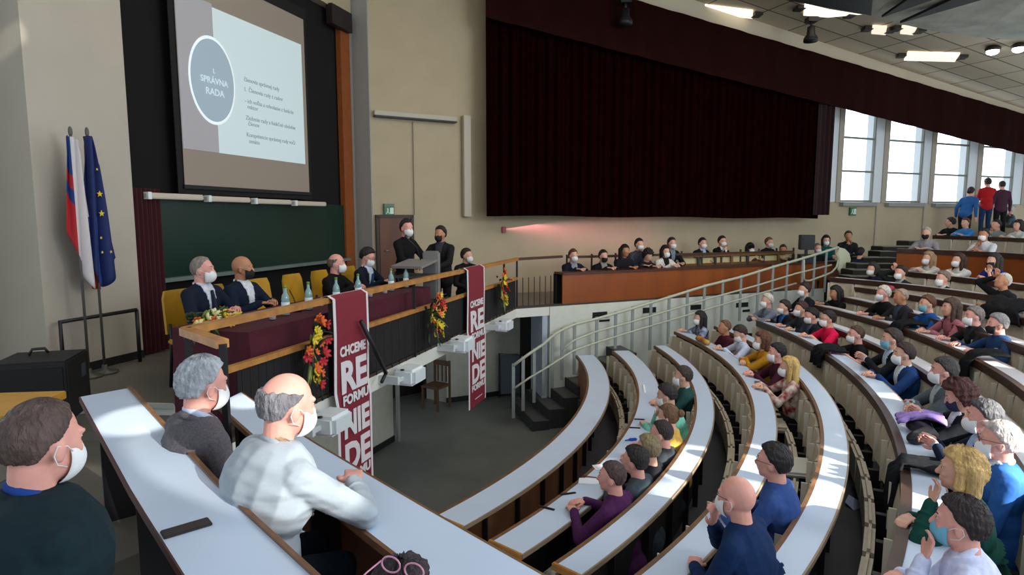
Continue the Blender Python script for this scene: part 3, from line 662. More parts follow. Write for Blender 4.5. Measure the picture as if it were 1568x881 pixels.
# ------------------------------------------------------------------ white loudspeakers under the deck edge
def pa(px, py, s, label):
    p = on_stage(px, py, -3.20); t = thing('wall_speaker', p, AS, label, 'loudspeaker', 'white loudspeakers along the stage edge')
    m = MB(); wd, h, d = .34 * s, .19 * s, .26 * s; f = .8
    V = [(-wd / 2, d / 2, -h / 2), (wd / 2, d / 2, -h / 2), (wd / 2, d / 2, h / 2), (-wd / 2, d / 2, h / 2), (-wd / 2 * f, -d / 2, -h / 2 * f), (wd / 2 * f, -d / 2, -h / 2 * f), (wd / 2 * f, -d / 2, h / 2 * .9), (-wd / 2 * f, -d / 2, h / 2 * .9)]
    m.box((0, 0, 0), (wd * .98, d, h * .98), bev=.03 * s); m.build('cabinet', white_m, t)
    m = MB(); m.box((0, -d / 2 - .004, 0), (wd * .8, .012, h * .74), bev=.005); m.build('grille', M('grille_pale', '#cfd8da', .6), t)
    m = MB(); m.box((-wd / 2 - .05 * s, .02, .0), (.14 * s, .05, .05 * s)); m.box((-wd / 2 - .11 * s, .14, 0), (.04, .3, .09 * s)); m.build('bracket', M('bracket_white', '#c9cfcf', .5), t)
    m = MB(); m.lathe((-wd / 2 - .0, 0, h / 2 - .005), [(.022, 0), (.022, .012), (0, .014)], 8); m.build('knob', dk, t); return t
pa(507, 646, .92, 'white loudspeaker nearest, left of the first banner')
pa(627, 574, .95, 'white loudspeaker between the two banners')
pa(707, 527, .98, 'white loudspeaker overlapping the left edge of the far banner')
pa(771, 498, .90, 'white loudspeaker right of the far banner')
# black arm left of the middle speaker
t = thing('camera_arm', on_stage(590, 545, -3.25), AS, 'black angled pole hanging over the stage edge beside the first banner', 'pole')
m = MB(); O3 = t.matrix_basis.inverted() if False else None
a_, b_, c_ = [on_stage(*q, -3.28) for q in ((553, 492), (591, 572), (584, 586))]
bpy.context.view_layer.update(); iv = Matrix.LocRotScale(t.location, t.rotation_euler, None).inverted()
m.tube([iv @ a_, iv @ b_], .022, 6); m.tube([iv @ b_, iv @ c_], .018, 6); m.build('arm', dk, t)
# ------------------------------------------------------------------ lectern
lm = M('lectern_grey', '#7d7a78', .45)
YL = 8.32; t = thing('lectern', (*SP(-3.72, YL), FL), AS, 'grey metal lectern with sloped reading shelf beside the stage door', 'lectern')
p = lambda px, py: (Matrix.LocRotScale(t.location, t.rotation_euler, None).inverted() @ Wd(px, py, YL))
m = MB(); m.box((.0, .0, .86), (.12, .22, .66), bev=.02); m.box((0, .0, .30), (.09, .16, .58), bev=.01); m.build('column', lm, t)
m = MB(); m.box((0, 0, .015), (.5, .45, .03), bev=.01); m.build('foot', lm, t)
m = MB(); m.box((-.30, .10, 1.04), (.5, .42, .03), Matrix.Rotation(-.12, 3, 'Y')); m.build('reading_shelf', lm, t)
m = MB(); m.box((-.28, .10, .88), (.45, .4, .03)); m.build('lower_shelf', M('shelf_dark', '#45423f', .5), t)
m = MB(); m.tube([(-.1, .1, 1.05), (-.2, .12, 1.25), (-.40, .16, 1.38)], .009); m.ell((-.41, .16, 1.39), (.02, .02, .03)); m.build('microphone', dk, t)
# ------------------------------------------------------------------ flags
def flag(px, py_base, cols, label, top, wd, phase, seed):
    off = -6.35; Y = sY(off, px); b = Vector((*SP(off, Y), FL)); t = thing('flag', b, AS, label, 'flag')
    H = ZC + (333 - top) / F * Y - FL
    m = MB(); m.tube([(0, 0, .03), (0, 0, H)], .013, 8); m.ell((0, 0, H + .02), (.02, .02, .05)); m.build('pole', M('pole_grey', '#56544e', .4), t)
    m = MB(); m.lathe((0, 0, 0), [(.13, 0), (.13, .02), (.03, .04), (.025, .09)]); m.build('base', M('flag_base', '#55554f', .4), t)
    return t, H
def cloth_sheet(t, name, mats, path, z_of, cid, n=40, k=24):
    """folded hanging cloth: path(u)->(x,y), z_of(u,v) ; cid(u,v)->material index"""
    m = MB(); V = []; Fs = []; ids = []
    for i in range(n + 1):
        u = i / n; 
        for j in range(k + 1): v = j / k; x, y = path(u, v); V.append((x, y, z_of(u, v)))
    for i in range(n):
        for j in range(k):
            a = i * (k + 1) + j; m2 = cid((i + .5) / n, (j + .5) / k); Fs.append((a, a + 1, a + k + 2, a + k + 1)); ids.append(m2)
    m.v = V; m.f = Fs; m.m = ids; m.sm = [True] * len(Fs)
    o = m.build(name, mats, t); md = o.modifiers.new('s', 'SOLIDIFY'); md.thickness = .006; return o
fw, fb, fr = M('flag_white', '#cfc8c8', .8), M('flag_blue', '#153a7a', .8), M('flag_red', '#b32024', .8)
t, H = flag(122, 568, None, 'white blue and red flag hanging on the left pole', 208, .3, 0, 1)
cloth_sheet(t, 'flag_cloth', [fw, fb, fr], lambda u, v: ((u - .35) * (.10 + .18 * v) + .0 + .012 * math.sin(u * 20), .035 * math.sin(u * 15 + v)), lambda u, v: H - .02 - v * (.95 + .55 * min(1, u * 1.5)) - .05 * u,
            lambda u, v: (0 if .25 < u < .72 else (1 if v < .33 or .45 < v < .6 else 2)) if u < .72 else (0 if v < .5 else (1 if v < .86 else 2)))
eu = M('flag_navy', '#12245e', .75); st = M('flag_star', '#d9c22a', .7)
t, H = flag(147, 570, None, 'dark blue flag with yellow stars hanging on the right pole', 209, .3, 0, 2)
cloth_sheet(t, 'flag_cloth', [eu, M('flag_blue_mid', '#1d4a94', .75)], lambda u, v: ((u - .3) * (.02 + .34 * v ** .8) + .012 * math.sin(u * 18), .045 * math.sin(u * 13 + v * 2)), lambda u, v: H - .02 - v * (1.25 + .30 * math.sin(u * PI)), lambda u, v: 1 if (u > .3 and u < .5 and v > .55) else 0)
m = MB()
for x, z, s in ((.05, H - .60, .035), (.055, H - .80, .035), (.04, H - .35, .015), (.03, H - 1.05, .016), (.03, H - 1.2, .016), (.13, H - 1.2, .018)):
    P = []
    for j in range(10): a = PI / 2 + j * PI / 5; r = s if j % 2 == 0 else s * .42; P.append((x + r * math.cos(a), z + r * math.sin(a)))
    m.add([(a, -.052, b) for a, b in P] + [(a, -.046, b) for a, b in P], [tuple(range(10)), tuple(range(10, 20))[::-1]] + [(j, (j + 1) % 10, 10 + (j + 1) % 10, 10 + j) for j in range(10)])
m.build('flag_stars', st, t)
# black handrail beside the flags
off = -6.45; Ya, Yb = sY(off, 83), sY(off, 203); t = thing('wall_handrail', (*SP(off, Ya), FL), AS, 'black pipe handrail in front of the pilaster behind the flags', 'handrail')
m = MB(); L_ = (Yb - Ya) * 1.049; m.tube([(0, 0, .0), (0, 0, .60), (L_, 0, .60)], .022, 8); m.build('rail', dk, t); m = MB(); m.tube([(L_, 0, 0), (L_, 0, .6)], .02); m.build('post', dk, t)
# subwoofer
c = Wz(66, 548, FL + .50); t = thing('subwoofer', (c.x - .02, c.y, FL), .30, 'large black loudspeaker box on the floor at the far left', 'loudspeaker')
m = MB(); m.box((0, 0, .26), (.52, .48, .50), bev=.012); m.build('cabinet', M('speaker_black', '#101012', .6, bump=.1), t)
m = MB(); m.box((0.0, -.245, .25), (.46, .012, .42)); m.build('grille', M('speaker_grille', '#050506', .7), t)
m = MB(); m.box((.262, .1, .36), (.006, .09, .11)); m.build('connector_plate', M('plate', '#39414a', .5), t)
m = MB(); m.tube([(-.1, .05, .515), (-.08, .07, .56), (0, .09, .56), (.02, .1, .52)], .012); m.build('cable', dk, t)
# socket on the left wall
p = Wp(38, 424, SP(-7.35, 5), n_s); m = MB(); m.ell((0, 0, 0), (.03, .03, .09)); o = m.build('wall_intercom', dk); o.location = p; tag(o, 'small black oval fixture on the far left wall', 'fixture')
# ------------------------------------------------------------------ under the stage : walls, dark opening, chair
def FP(px, py, z=0): q = Wz(px, py, z); return Vector((q.x, q.y))
uw_m = M('wall_under_stage', '#b4b4a6', .7, var=.04)
m = MB(); a = FP(560, 702); b = FP(603, 676); slab2(m, a - (b - a) * 3, b, 0, FL - .16, .15); struct('wall_under_stage', m, uw_m)
m = MB(); slab2(m, a - (b - a) * 3 + Vector((.02, 0)), b + Vector((.02, 0)), 0, .1, .02); struct('baseboard_1', m, skirt_m)
c1, c2, c3 = FP(684, 617), FP(724, 612), FP(800, 600)
m = MB(); slab2(m, Vector((-3.4, 11.6)), Vector((-1.9, 12.9)), 0, FL - .16); slab2(m, Vector((-1.9, 12.9)), c1 + Vector((-.5, .3)), 0, FL - .16); struct('wall_under_stage_dark', m, M('wall_recess_shaded', '#1b1512', .8))  # shade inside the opening put into the wall colour
m = MB(); slab2(m, c1 + Vector((-.5, .35)), c1, 0, FL - .16); slab2(m, c1, c2, 0, FL - .16); slab2(m, c2, c3, 0, FL - .16); slab2(m, c3, Vector((1.6, 13.6)), 0, FL - .01); struct('wall_pit_back', m, uw_m)
m = MB(); slab2(m, c1 + Vector((0, -.02)), c2 + Vector((0, -.02)), 0, .1, .02); slab2(m, c2 + Vector((0, -.02)), c3 + Vector((0, -.02)), 0, .1, .02); struct('baseboard_2', m, skirt_m)
pp = Wd(606, 640, b.y + .1); m = MB(); m.tube([(b.x + .08, b.y, 0), (b.x + .08, b.y, FL - .16)], .035, 8); tag(m.build('support_pole', M('pole_white', '#b8bcb4', .5)), 'pale pole standing under the stage beside the dark opening', 'pole')
fc = FP(668, 625); wd_m = M('chair_wood', '#5a3c1e', .5, var=.15)
t = thing('wooden_chair', (fc.x, fc.y, 0), 2.6, 'old wooden chair standing under the stage', 'chair')
m = MB(); m.box((0, 0, .45), (.42, .42, .04), bev=.01); m.build('seat', wd_m, t)
m = MB(); m.box((0, -.2, .86), (.36, .02, .1)); 
for x in (-.1, 0, .1): m.box((x, -.2, .66), (.03, .015, .34))
m.build('backrest', wd_m, t)
for x in (-.18, .18):
    mm = MB(); mm.box((x, .18, .22), (.035, .035, .44)); mm.build('leg', wd_m, t); mm = MB(); mm.box((x, -.2, .46), (.035, .035, .92)); mm.build('leg', wd_m, t)
# white wall under the balcony, door opening, vents, balcony fascia
W0, W1 = Vector((.21, 11.1)), Vector((6.1, 13.8)); uW = (W1 - W0).normalized(); nW = Vector((uW.y, -uW.x)); angW = math.atan2(uW.y, uW.x)
def on_low(px, py, off=.01): return Wp(px, py, W0 + nW * off, nW)
q = on_low(842, 500); q2 = Vector((q.x, q.y))
low_m = M('wall_low_white', '#cfd2c6', .6, var=.03)
m = MB(); slab2(m, q2, W1 + uW * 2.2, 0, FL - .001, .2); struct('wall_low', m, low_m)
m = MB(); r0 = on_low(838, 560); slab2(m, Vector((r0.x, r0.y)), Vector((r0.x - .18, r0.y + .85)), 0, FL - .16, .1); struct('wall_low_return', m, M('return_blue_grey', '#aab6c4', .6))
m = MB(); m.box((.29, 12.5, .95), (.24, .08, 1.9), Rz(.3)); struct('door_2', m, M('door_dark', '#1c1410', .6))
for i, (x, y, wd, hg) in enumerate(((918, 482.5, .33, .12), (925, 491, .24, .04), (994, 475, .32, .11), (1065, 470.5, .28, .10), (1136, 467, .34, .10), (1142, 476, .20, .05))):
    p = on_low(x, y, .0); t = thing('wall_vent', p, angW, 'black %s vent in the white wall below the balcony, number order from the left: %s' % (['wide', 'narrow', 'wide', 'wide', 'wide', 'narrow'][i], ['first', 'below the first', 'second', 'third', 'fourth', 'below the fourth'][i]), 'vent')
    t['label'] = ['wide black vent in the white wall nearest the stage', 'thin black slot just under the vent nearest the stage', 'black vent above the second desk end, crossed by the railing', 'black vent between the railing posts above the third desk', 'wide black vent right above the seated grey cap man', 'thin black slot under the rightmost wall vent'][i]
    m = MB(); m.box((0, -.006, 0), (wd, .02, hg)); m.build('vent_frame', dk, t)
    m = MB()
    for k in range(3): m.box((0, -.018, (k - 1) * hg * .28), (wd * .94, .012, hg * .1), Matrix.Rotation(.5, 3, 'X'))
    m.build('slat', M('vent_slat', '#080808', .7), t)
# trolley / cabinet at the stair foot
c = Wz(770, 603, 0); t = thing('steel_cabinet', (c.x + .1, c.y + .05, 0), .25, 'grey steel cabinet with tube frame at the foot of the stairs', 'cabinet')
m = MB(); m.box((0, 0, .45), (.42, .5, .8), bev=.01); m.build('body', M('steel_blue', '#6c7780', .4), t)
m = MB(); m.tube([(-.24, -.27, 0), (-.24, -.27, .92), (.24, -.27, .86), (.24, -.27, 0)], .02, 8); m.build('frame', M('tube_dark', '#30383c', .4), t)
m = MB(); m.box((.05, .1, .9), (.16, .1, .1), bev=.01); o = m.build('red_box', M('red_box', '#7a1418', .5)); o.location = t.location; tag(o, 'small red box lying on the grey steel cabinet', 'box')
# ------------------------------------------------------------------ seating bowl
S = .84
ROW = {}
def fit(pts, z):
    P = np.array([[*Wz(x, y, ZC + z)][:2] for x, y in pts]); A_ = np.c_[2 * P, np.ones(len(P))]
    s = np.linalg.lstsq(A_, (P ** 2).sum(1), rcond=None)[0]; return s[0], s[1], math.sqrt(s[2] + s[0] ** 2 + s[1] ** 2)
def setrow(k, z, c, R, w, far, near):
    f = [Wz(x, y, ZC + z) for x, y in (far, near)]; a = [math.atan2(p.y - c[1], p.x - c[0]) for p in f]
    ROW[k] = dict(z=ZC + z, c=c, R=R, w=w, a0=a[1], a1=a[0])
def rs(k, z, c, R, w, far, near): setrow(k, z * S, (c[0] * S, c[1] * S), R * S, w * S, far, near)
rs(1, -2.95, (-8.38, 12.08), 9.80, .39, (880, 544.5), (668, 789))
rs(2, -2.78, (-7.68, 11.5), 9.85, .36, (935, 537.7), (753, 829))
rs(3, -2.60, (-7.18, 11.25), 10.13, .25, (993, 530), (848.5, 863))
rs(4, -2.45, (-6.95, 11.24), 10.62, .27, (1033, 508), (930, 960))
rs(5, -2.30, (-6.99, 11.33), 11.40, .245, (1085, 500), (1080, 990))
rs(6, -2.15, (-8.02, 11.69), 13.15, .27, (1148, 493), (1290, 1010))
rs(7, -2.02, (-8.02, 11.69), 13.93, .27, (1195, 479), (1545, 1000))
c8 = fit([(1243, 466.7), (1294.7, 479.6), (1370, 501), (1435, 526), (1499.6, 550), (1568, 599.6)], -1.87 * S)
rs(8, -1.87, (c8[0] / S, c8[1] / S), c8[2] / S, .27, (1243, 466), (1640, 665))
for r in ROW.values():
    def P(t, r=r): a = r['a0'] + (r['a1'] - r['a0']) * t; return Vector((r['c'][0] + r['R'] * math.cos(a), r['c'][1] + r['R'] * math.sin(a)))
    def N(t, r=r): a = r['a0'] + (r['a1'] - r['a0']) * t; return Vector((math.cos(a), math.sin(a)))
    r['P'] = P; r['N'] = N; r['len'] = abs(r['a1'] - r['a0']) * r['R']
for k, z, pts in ((9, -1.44, [(1284, 455), (1338, 464.5), (1399, 481), (1480, 505), (1568, 533), (1620, 551)]), (10, -1.31, [(1282, 437), (1346, 445), (1402, 455), (1519, 476), (1568, 490), (1620, 502)]),
                  (11, -1.17, [(1272, 425.6), (1316, 430), (1394, 436.5), (1467, 447), (1510, 453), (1568, 463), (1620, 472)]), (12, -1.03, [(1388, 416.6), (1424, 421), (1506, 430), (1568, 437), (1620, 445)]),
                  (13, -.66, [(1374, 381.5), (1470, 385), (1568, 390), (1620, 394)]), (14, -.46, [(1428, 361), (1500, 363), (1568, 366), (1620, 368.5)]), (15, -.22, [(1487, 342.6), (1530, 344.0), (1568, 345.8), (1620, 348)])):
    q = [Wz(x, y, ZC + z).to_2d() for x, y in pts]; A9, B9 = q[-1], q[0]; d9 = (B9 - A9).normalized(); n9 = Vector((d9.y, -d9.x))
    L9 = (B9 - A9).length; u = [(p - A9).dot(d9) / L9 for p in q]; v = [(p - A9).dot(n9) for p in q]; co = np.polyfit(u, v, 2)
    def P(t, A9=A9, d9=d9, n9=n9, L9=L9, co=co): return A9 + d9 * (L9 * t) + n9 * float(np.polyval(co, t))
    def N(t, P=P): e = (P(t + .01) - P(t - .01)).normalized(); return Vector((e.y, -e.x))
    ROW[k] = dict(z=ZC + z, w=.24, P=P, N=N, len=L9)
def arc(k, dr, n=None, t0=0, t1=1):
    r = ROW[k]; n = n or max(8, int(r['len'] / .15)); return [tuple(r['P'](t0 + (t1 - t0) * i / n) + r['N'](t0 + (t1 - t0) * i / n) * dr) for i in range(n + 1)]
rowname = ['', 'first', 'second', 'third', 'fourth', 'fifth', 'sixth', 'seventh', 'eighth', 'ninth', 'tenth', 'eleventh', 'twelfth', 'thirteenth', 'fourteenth', 'fifteenth']
STEP = .74
cpanel = M('desk_panel_brown', '#8a5a3c', .5, var=.2, scale=4); dpanel = M('desk_panel_dark', '#1d1b1b', .7)
for k, r in ROW.items():
    t = thing('curved_desk', (0, 0, 0), 0, '', 'desk')
    t['label'] = {1: 'curved white desk of the front row by the pit, brown panels beneath', 13: 'curved desk with a tall varnished orange-brown front panel'}.get(k, 'curved %s desk of the %s row counted from the pit' % ('white' if k < 9 else 'grey-topped', rowname[k]))
    z = r['z']; ledge = k >= 6; w_ = r['w']; top = lam_m if k <= 6 else lam_far
    m = MB(); m.strip(arc(k, .03), arc(k, w_), z - .03, z); m.build('desktop', top, t)
    em = edge_m if k <= 5 else edged_m
    if ledge:
        m = MB(); m.strip(arc(k, -.03), arc(k, .035), z - .075, z + .012); m.build('front_ledge', em, t)
    else:
        m = MB(); m.strip(arc(k, 0), arc(k, .03), z - .05, z + .003); m.build('front_edge', em, t)
    m = MB(); m.strip(arc(k, w_), arc(k, w_ + .012), z - .032, z + .001); m.build('back_edge', M('edge_strip', '#8d7a64', .5), t)
    fl = z - STEP
    if k == 13:
        m = MB(); m.strip(arc(k, .0), arc(k, .03), z - .62, z - .05); m.build('front_panel', orange_m, t)
    else:
        m = MB(); m.strip(arc(k, .05), arc(k, .07), fl + (.10 if k > 1 else 0), z - .05); m.build('modesty_panel', cpanel if k == 1 else dpanel, t)
    n = max(3, int(r['len'] / .52))
    pmm = MB(); pmm.box((-.055, 0, (STEP - .03) / 2), (.05, .022, STEP - .03)); pme2 = pmm.mesh('support', dk)
    if k <= 8:
        for i in range(n + 1):
            q = r['P'](i / n) + r['N'](i / n) * .15; nn = r['N'](i / n); link('support', pme2, t, (q.x, q.y, fl), math.atan2(nn.y, nn.x))
    if k <= 3:       # bright wooden cap on the near end
        nn = r['N'](0); a = math.atan2(nn.y, nn.x); q = r['P'](0) + nn * w_ / 2; q = Vector((q.x, q.y, z - .02)); m = MB()
        m.box((0, 0, 0), (w_ + .01, .03, .05), bev=.006); o = m.build('end_cap', oak_m, t); o.location = q; o.rotation_euler = (0, 0, a)
# terraces : one curved step per row
for k, r in ROW.items():
    fl = r['z'] - STEP; m = MB(); N_ = 40; IN = []; OUT = []; nx = [ROW[k + 1]['P'](i / 60) for i in range(61)] if k + 1 in ROW else None
    for i in range(N_ + 1):
        t_ = i / N_; p = r['P'](t_); n_ = r['N'](t_); dd = min((q - p).length for q in nx) if nx else 1.2
        IN.append(tuple(p)); OUT.append(tuple(p + n_ * min(1.6, dd + .08)))
    m.strip(IN, OUT, max(0, fl - .6) if k > 1 else 0, fl); struct('floor_terrace_%d' % k, m, step_m)
# ------------------------------------------------------------------ folding seats
bm_ = MB(); wd = .44
def seat_meshes(back_h):
    b = MB(); V = []; n = 6
    for i in range(n + 1):
        u = -wd / 2 + wd * i / n; dep = .025 * (1 - (2 * u / wd) ** 2)
        V += [(dep - .035, u, 0), (dep - .035 + .05, u, back_h), (dep + .05, u, back_h), (dep, u, 0)]
    Fs = [(i * 4 + j, i * 4 + (j + 1) % 4, i * 4 + 4 + (j + 1) % 4, i * 4 + 4 + j) for i in range(n) for j in range(4)] + [(3, 2, 1, 0), tuple(n * 4 + j for j in range(4))]
    b.add(V, Fs); return b.mesh('backrest', seat_m)
me_b = seat_meshes(.34)
p = MB(); p.box((-.02, 0, .15), (.07, wd, .30), bev=.025); me_p = p.mesh('seat_pad', seat_m)
e = MB(); e.box((0, wd / 2 + .012, .17), (.045, .012, .36)); me_e = e.mesh('side_strip', seate_m)
sup = MB(); sup.box((-.03, 0, 0), (.10, .05, .40)); me_s = sup.mesh('bracket', seatf_m)
PEOPLE_SEATS = []
def make_seat(k, tt, nk, occupied=False, num=''):
    r = ROW[nk]; q = r['P'](tt); nn = r['N'](tt); a = math.atan2(nn.y, nn.x); q = q - nn * .07
    base = Vector((q.x, q.y, ROW[k]['z'] - STEP))
    t = thing('folding_seat', base, a, 'beige folding seat of the %s row, number %s from its near end' % (rowname[k], num), 'seat', 'folding seats of the %s row' % rowname[k])
    top = r['z'] - .08 - base.z
    link('backrest', me_b, t, (0.02, 0, top - .34))
    o = link('seat_pad', me_p, t, (-.10, 0, .40 if occupied else .14))
    if occupied: o.rotation_euler = (0, -PI / 2, 0); o.location = (-.10, 0, .42)
    link('side_strip', me_e, t, (0, 0, top - .36)); link('bracket', me_s, t, (0, 0, .22)); return t
nseat = 0; SEATS = []
for k in range(1, 15):
    nk = k + 1; r = ROW[nk]; 
    if k == 12: continue
    n = int(r['len'] / .46)
    for i in range(n):
        a = (i + .5) / n; p = r['P'](a); p = Vector((p.x, p.y, r['z'] - .3))
        q = p - Vector((0, 0, ZC)); dep = q.y * math.cos(TH) - q.z * math.sin(TH)
        if dep < .5: continue
        px = 784 + F * q.x / dep; py = 440.5 - F * (q.y * math.sin(TH) + q.z * math.cos(TH)) / dep
        if not (-20 < px < 1610 and 300 < py < 930): continue
        SEATS.append((k, a, nk, p)); nseat += 1
print('seats', nseat)
# ------------------------------------------------------------------ straight front desks on the left
FG = {1: (ZC - 1.10, [(100, 571), (123, 608), (205, 758), (283, 881), (330, 960)], [(170, 571), (195, 595), (342, 757), (475, 881), (552, 960)]),
      2: (ZC - 1.25, [(300, 590), (334, 618), (440, 712), (534, 792), (650, 881), (760, 960)], [(354, 590), (369, 601), (457, 665), (668, 789), (830, 881), (940, 944)])}
FG[1] = (FG[1][0], FG[1][1][1:], FG[1][2][1:]); FG[2] = (FG[2][0], FG[2][1][1:], FG[2][2][1:])
def resamp(P, n):
    P = [Vector(p) for p in P]; L = [0]
    for a, b in zip(P[:-1], P[1:]): L.append(L[-1] + (b - a).length)
    out = []
    for i in range(n + 1):
        t = L[-1] * i / n; j = 0
        while j < len(P) - 2 and L[j + 1] < t: j += 1
        out.append(P[j].lerp(P[j + 1], (t - L[j]) / max(1e-6, L[j + 1] - L[j])))
    return out
for k, (z, lft, rgt) in FG.items():
    Lp = resamp([Wz(x, y, z).to_2d() for x, y in lft], 10); Rp = resamp([Wz(x, y, z).to_2d() for x, y in rgt], 10)
    t = thing('straight_desk', (0, 0, 0), 0, ['', 'long white desk beside the balding man in the bottom left corner', 'long white desk in front of the man in the pale jacket, over the pit'][k], 'desk')
    m = MB(); m.strip([tuple(p) for p in Lp], [tuple(p) for p in Rp], z - .03, z); m.build('desktop', lam_m, t)
    E_ = lambda a, b, s: [tuple(p + (q - p).normalized() * s) for p, q in zip(a, b)]
    m = MB(); m.strip(E_(Rp, Lp, 0), E_(Rp, Lp, -.022 if k == 1 else -.012), z - .04, z + (.012 if k == 1 else .001)); m.build('front_edge', edge_m, t)
    m = MB(); m.strip(E_(Lp, Rp, 0), E_(Lp, Rp, -.008 if k == 1 else -.02), z - .032, z + .001); m.build('back_edge', M('edge_red_brown', '#4a2620', .5) if k == 1 else edge_m, t)
    m = MB(); m.strip(E_(Rp, Lp, .05), E_(Rp, Lp, .03), z - STEP + .02, z - .04); m.build('modesty_panel', M('panel_red_wood', '#7a4526', .45, var=.15), t)
    for i in (1, 5, 9):
        p, q = Lp[i], Rp[i]; m = MB(); d = (q - p).normalized(); c_ = (p + q) / 2; mm = MB(); mm.box((c_.x, c_.y, z - .03 - (STEP - .05) / 2), ((q - p).length * .6, .03, STEP - .05), Rz(math.atan2(d.y, d.x))); mm.build('support', dk, t)
    if k == 1:
        a_, b_ = Wz(248, 822, z).to_2d(), Wz(322, 800, z).to_2d(); d = b_ - a_
        m = MB(); m.box((0, 0, .004), (d.length, .062, .012), bev=.003); o = m.build('socket_strip', M('socket_dark', '#2a2422', .5), t); o.location = ((a_.x + b_.x) / 2, (a_.y + b_.y) / 2, z); o.rotation_euler = (0, 0, math.atan2(d.y, d.x))
# terrace below the second straight desk
z2 = FG[2][0] - STEP
pp = [Wz(x, y, FG[2][0]).to_2d() for x, y in FG[2][2]]; qq = [Wz(x, y, FG[1][0]).to_2d() for x, y in FG[1][2]]
m = MB(); m.prism([*[tuple(p) for p in pp], *[tuple(p) for p in qq[::-1]]], LOW - .35, z2 + .0); struct('floor_bench', m, stagefl_m)
# bench seat between the two straight desks
m = MB(); n_ = (Wz(475, 881, 2.6).to_2d() - Wz(283, 881, 2.6).to_2d()).normalized()
# ------------------------------------------------------------------ pit stairs along the white wall
A0, A1 = FP(782, 625), FP(819, 666); run = Vector((.963, .27)); td = (A1 - A0).normalized()
st = thing('pit_stairs', (0, 0, 0), 0, 'grey stairs climbing from the pit floor along the white wall', 'stairs')
m = MB(); rise = .172
for i in range(7):
    lo = A0 + run * (.30 * i) + Vector((0, 0)); a = lo - td * .35 if i > 1 else lo; b = lo + td * (1.4 - .05 * i); c = b + run * .32; d = a + run * .32
    m.prism([tuple(a), tuple(b), tuple(c), tuple(d)], 0, rise * (i + 1) , 0, 1)
m.build('step', [M('riser_dark', '#2c2d2d', .7), M('tread_grey', '#4b4c4a', .6)], st)
m = MB()
for i in range(7):
    lo = A0 + run * (.30 * i); b = lo + td * (1.4 - .05 * i); m.box((*((lo + b) / 2 + run * .012), rise * (i + 1) + .002), (.024, (b - lo).length, .012), Rz(math.atan2(td.y, td.x) - PI / 2))
m.build('nosing', M('nosing_black', '#1a1b1b', .6), st)
# side stairs beside the upper rows
t = thing('side_stairs', (0, 0, 0), 0, 'dark carpeted steps rising between the cream wall and the upper rows', 'stairs')
mt_, mr_ = MB(), MB()
for x0, x1, y, Y in ((1298, 1372, 441, 12.4), (1300, 1373, 433, 12.75), (1302, 1373, 424, 13.1), (1306, 1374, 414, 13.45), (1312, 1374, 404.5, 13.8), (1322, 1374, 395, 14.15), (1348, 1376, 385.5, 14.5), (1352, 1425, 378, 14.9), (1392, 1432, 369.5, 15.3)):
    a_, b_ = Wd(x0, y, Y), Wd(x1, y, Y); z = a_.z; m_ = (a_ + b_) / 2; L_ = (b_ - a_).length
    mr_.box((m_.x, m_.y + .25, z - .11), (L_, .5, .2)); mt_.box((m_.x, m_.y + .25, z), (L_ - .02, .46, .012))
mr_.build('step', M('carpet_black', '#16150f', .8), t); mt_.build('tread', M('tread_olive', '#6a6752', .7), t)
# stair railing
OW = W0 + nW * .22
RP = lambda px, py: Wp(px, py, OW, nW)
t = thing('stair_railing', (0, 0, 0), 0, 'long cream tubular railing climbing beside the stairs to the upper hall', 'railing')
top = [(786, 560), (809, 543), (832.6, 527), (846, 515), (859.6, 506), (880, 497), (913.6, 488.6), (967.6, 473), (1029, 454), (1080, 438), (1134, 424.5), (1184, 409), (1230.5, 395.6), (1262, 386), (1284, 379)]
mid = [(859.6, 537), (879, 521.4), (913, 508), (968, 493), (1040, 471), (1080, 459), (1157, 438), (1219, 419), (1273, 406)]
lo_ = [(786, 596), (809, 580), (832.6, 566), (879, 537), (913, 525), (968, 508), (1040, 486.6), (1080, 474.7), (1157, 451.5), (1219, 434)]
for pts, r_ in ((top, .028), (mid, .02), (lo_, .02)):
    m = MB(); m.tube([RP(*p) for p in pts], r_, 8); m.build('handrail', rail_w, t)
m = MB(); m.tube([RP(*p) for p in ((1231, 398), (1231, 428), (1234, 430), (1240, 430), (1265, 421), (1274, 417), (1281, 409), (1284, 396), (1280, 388))], .022, 8); m.build('loop_rail', rail_w, t)
for x in (786, 801, 818, 832, 846, 861, 880, 914, 943, 969, 997, 1025, 1053, 1079, 1107, 1135, 1162, 1184, 1206, 1230, 1248, 1266):
    yt = np.interp(x, [p[0] for p in top], [p[1] for p in top]); a = RP(x, yt - 3); b = a.copy(); b.z = max(0.05, a.z - (.98 if x > 850 else 1.0))
    m = MB(); m.box(((a.x + b.x) / 2, (a.y + b.y) / 2, (a.z + b.z) / 2), (.06, .018, a.z - b.z), Rz(angW)); m.build('post', rail_g, t)
# cream leaf board at the top of the railing
cpl = [RP(1284, 379), RP(1292, 381), RP(1299, 388), RP(1301, 398), RP(1298, 410), RP(1292, 420), RP(1286, 421), RP(1282, 413), RP(1284, 398), RP(1281, 388)]
m = MB(); n = len(cpl); nv = Vector((nW.x, nW.y, 0)) * .03; m.add([*cpl, *[p + nv for p in cpl]], [tuple(range(n)), tuple(range(n, 2 * n))[::-1]] + [(i, (i + 1) % n, n + (i + 1) % n, n + i) for i in range(n)])
m.build('end_board', M('board_cream', '#c9cbae', .6), t)
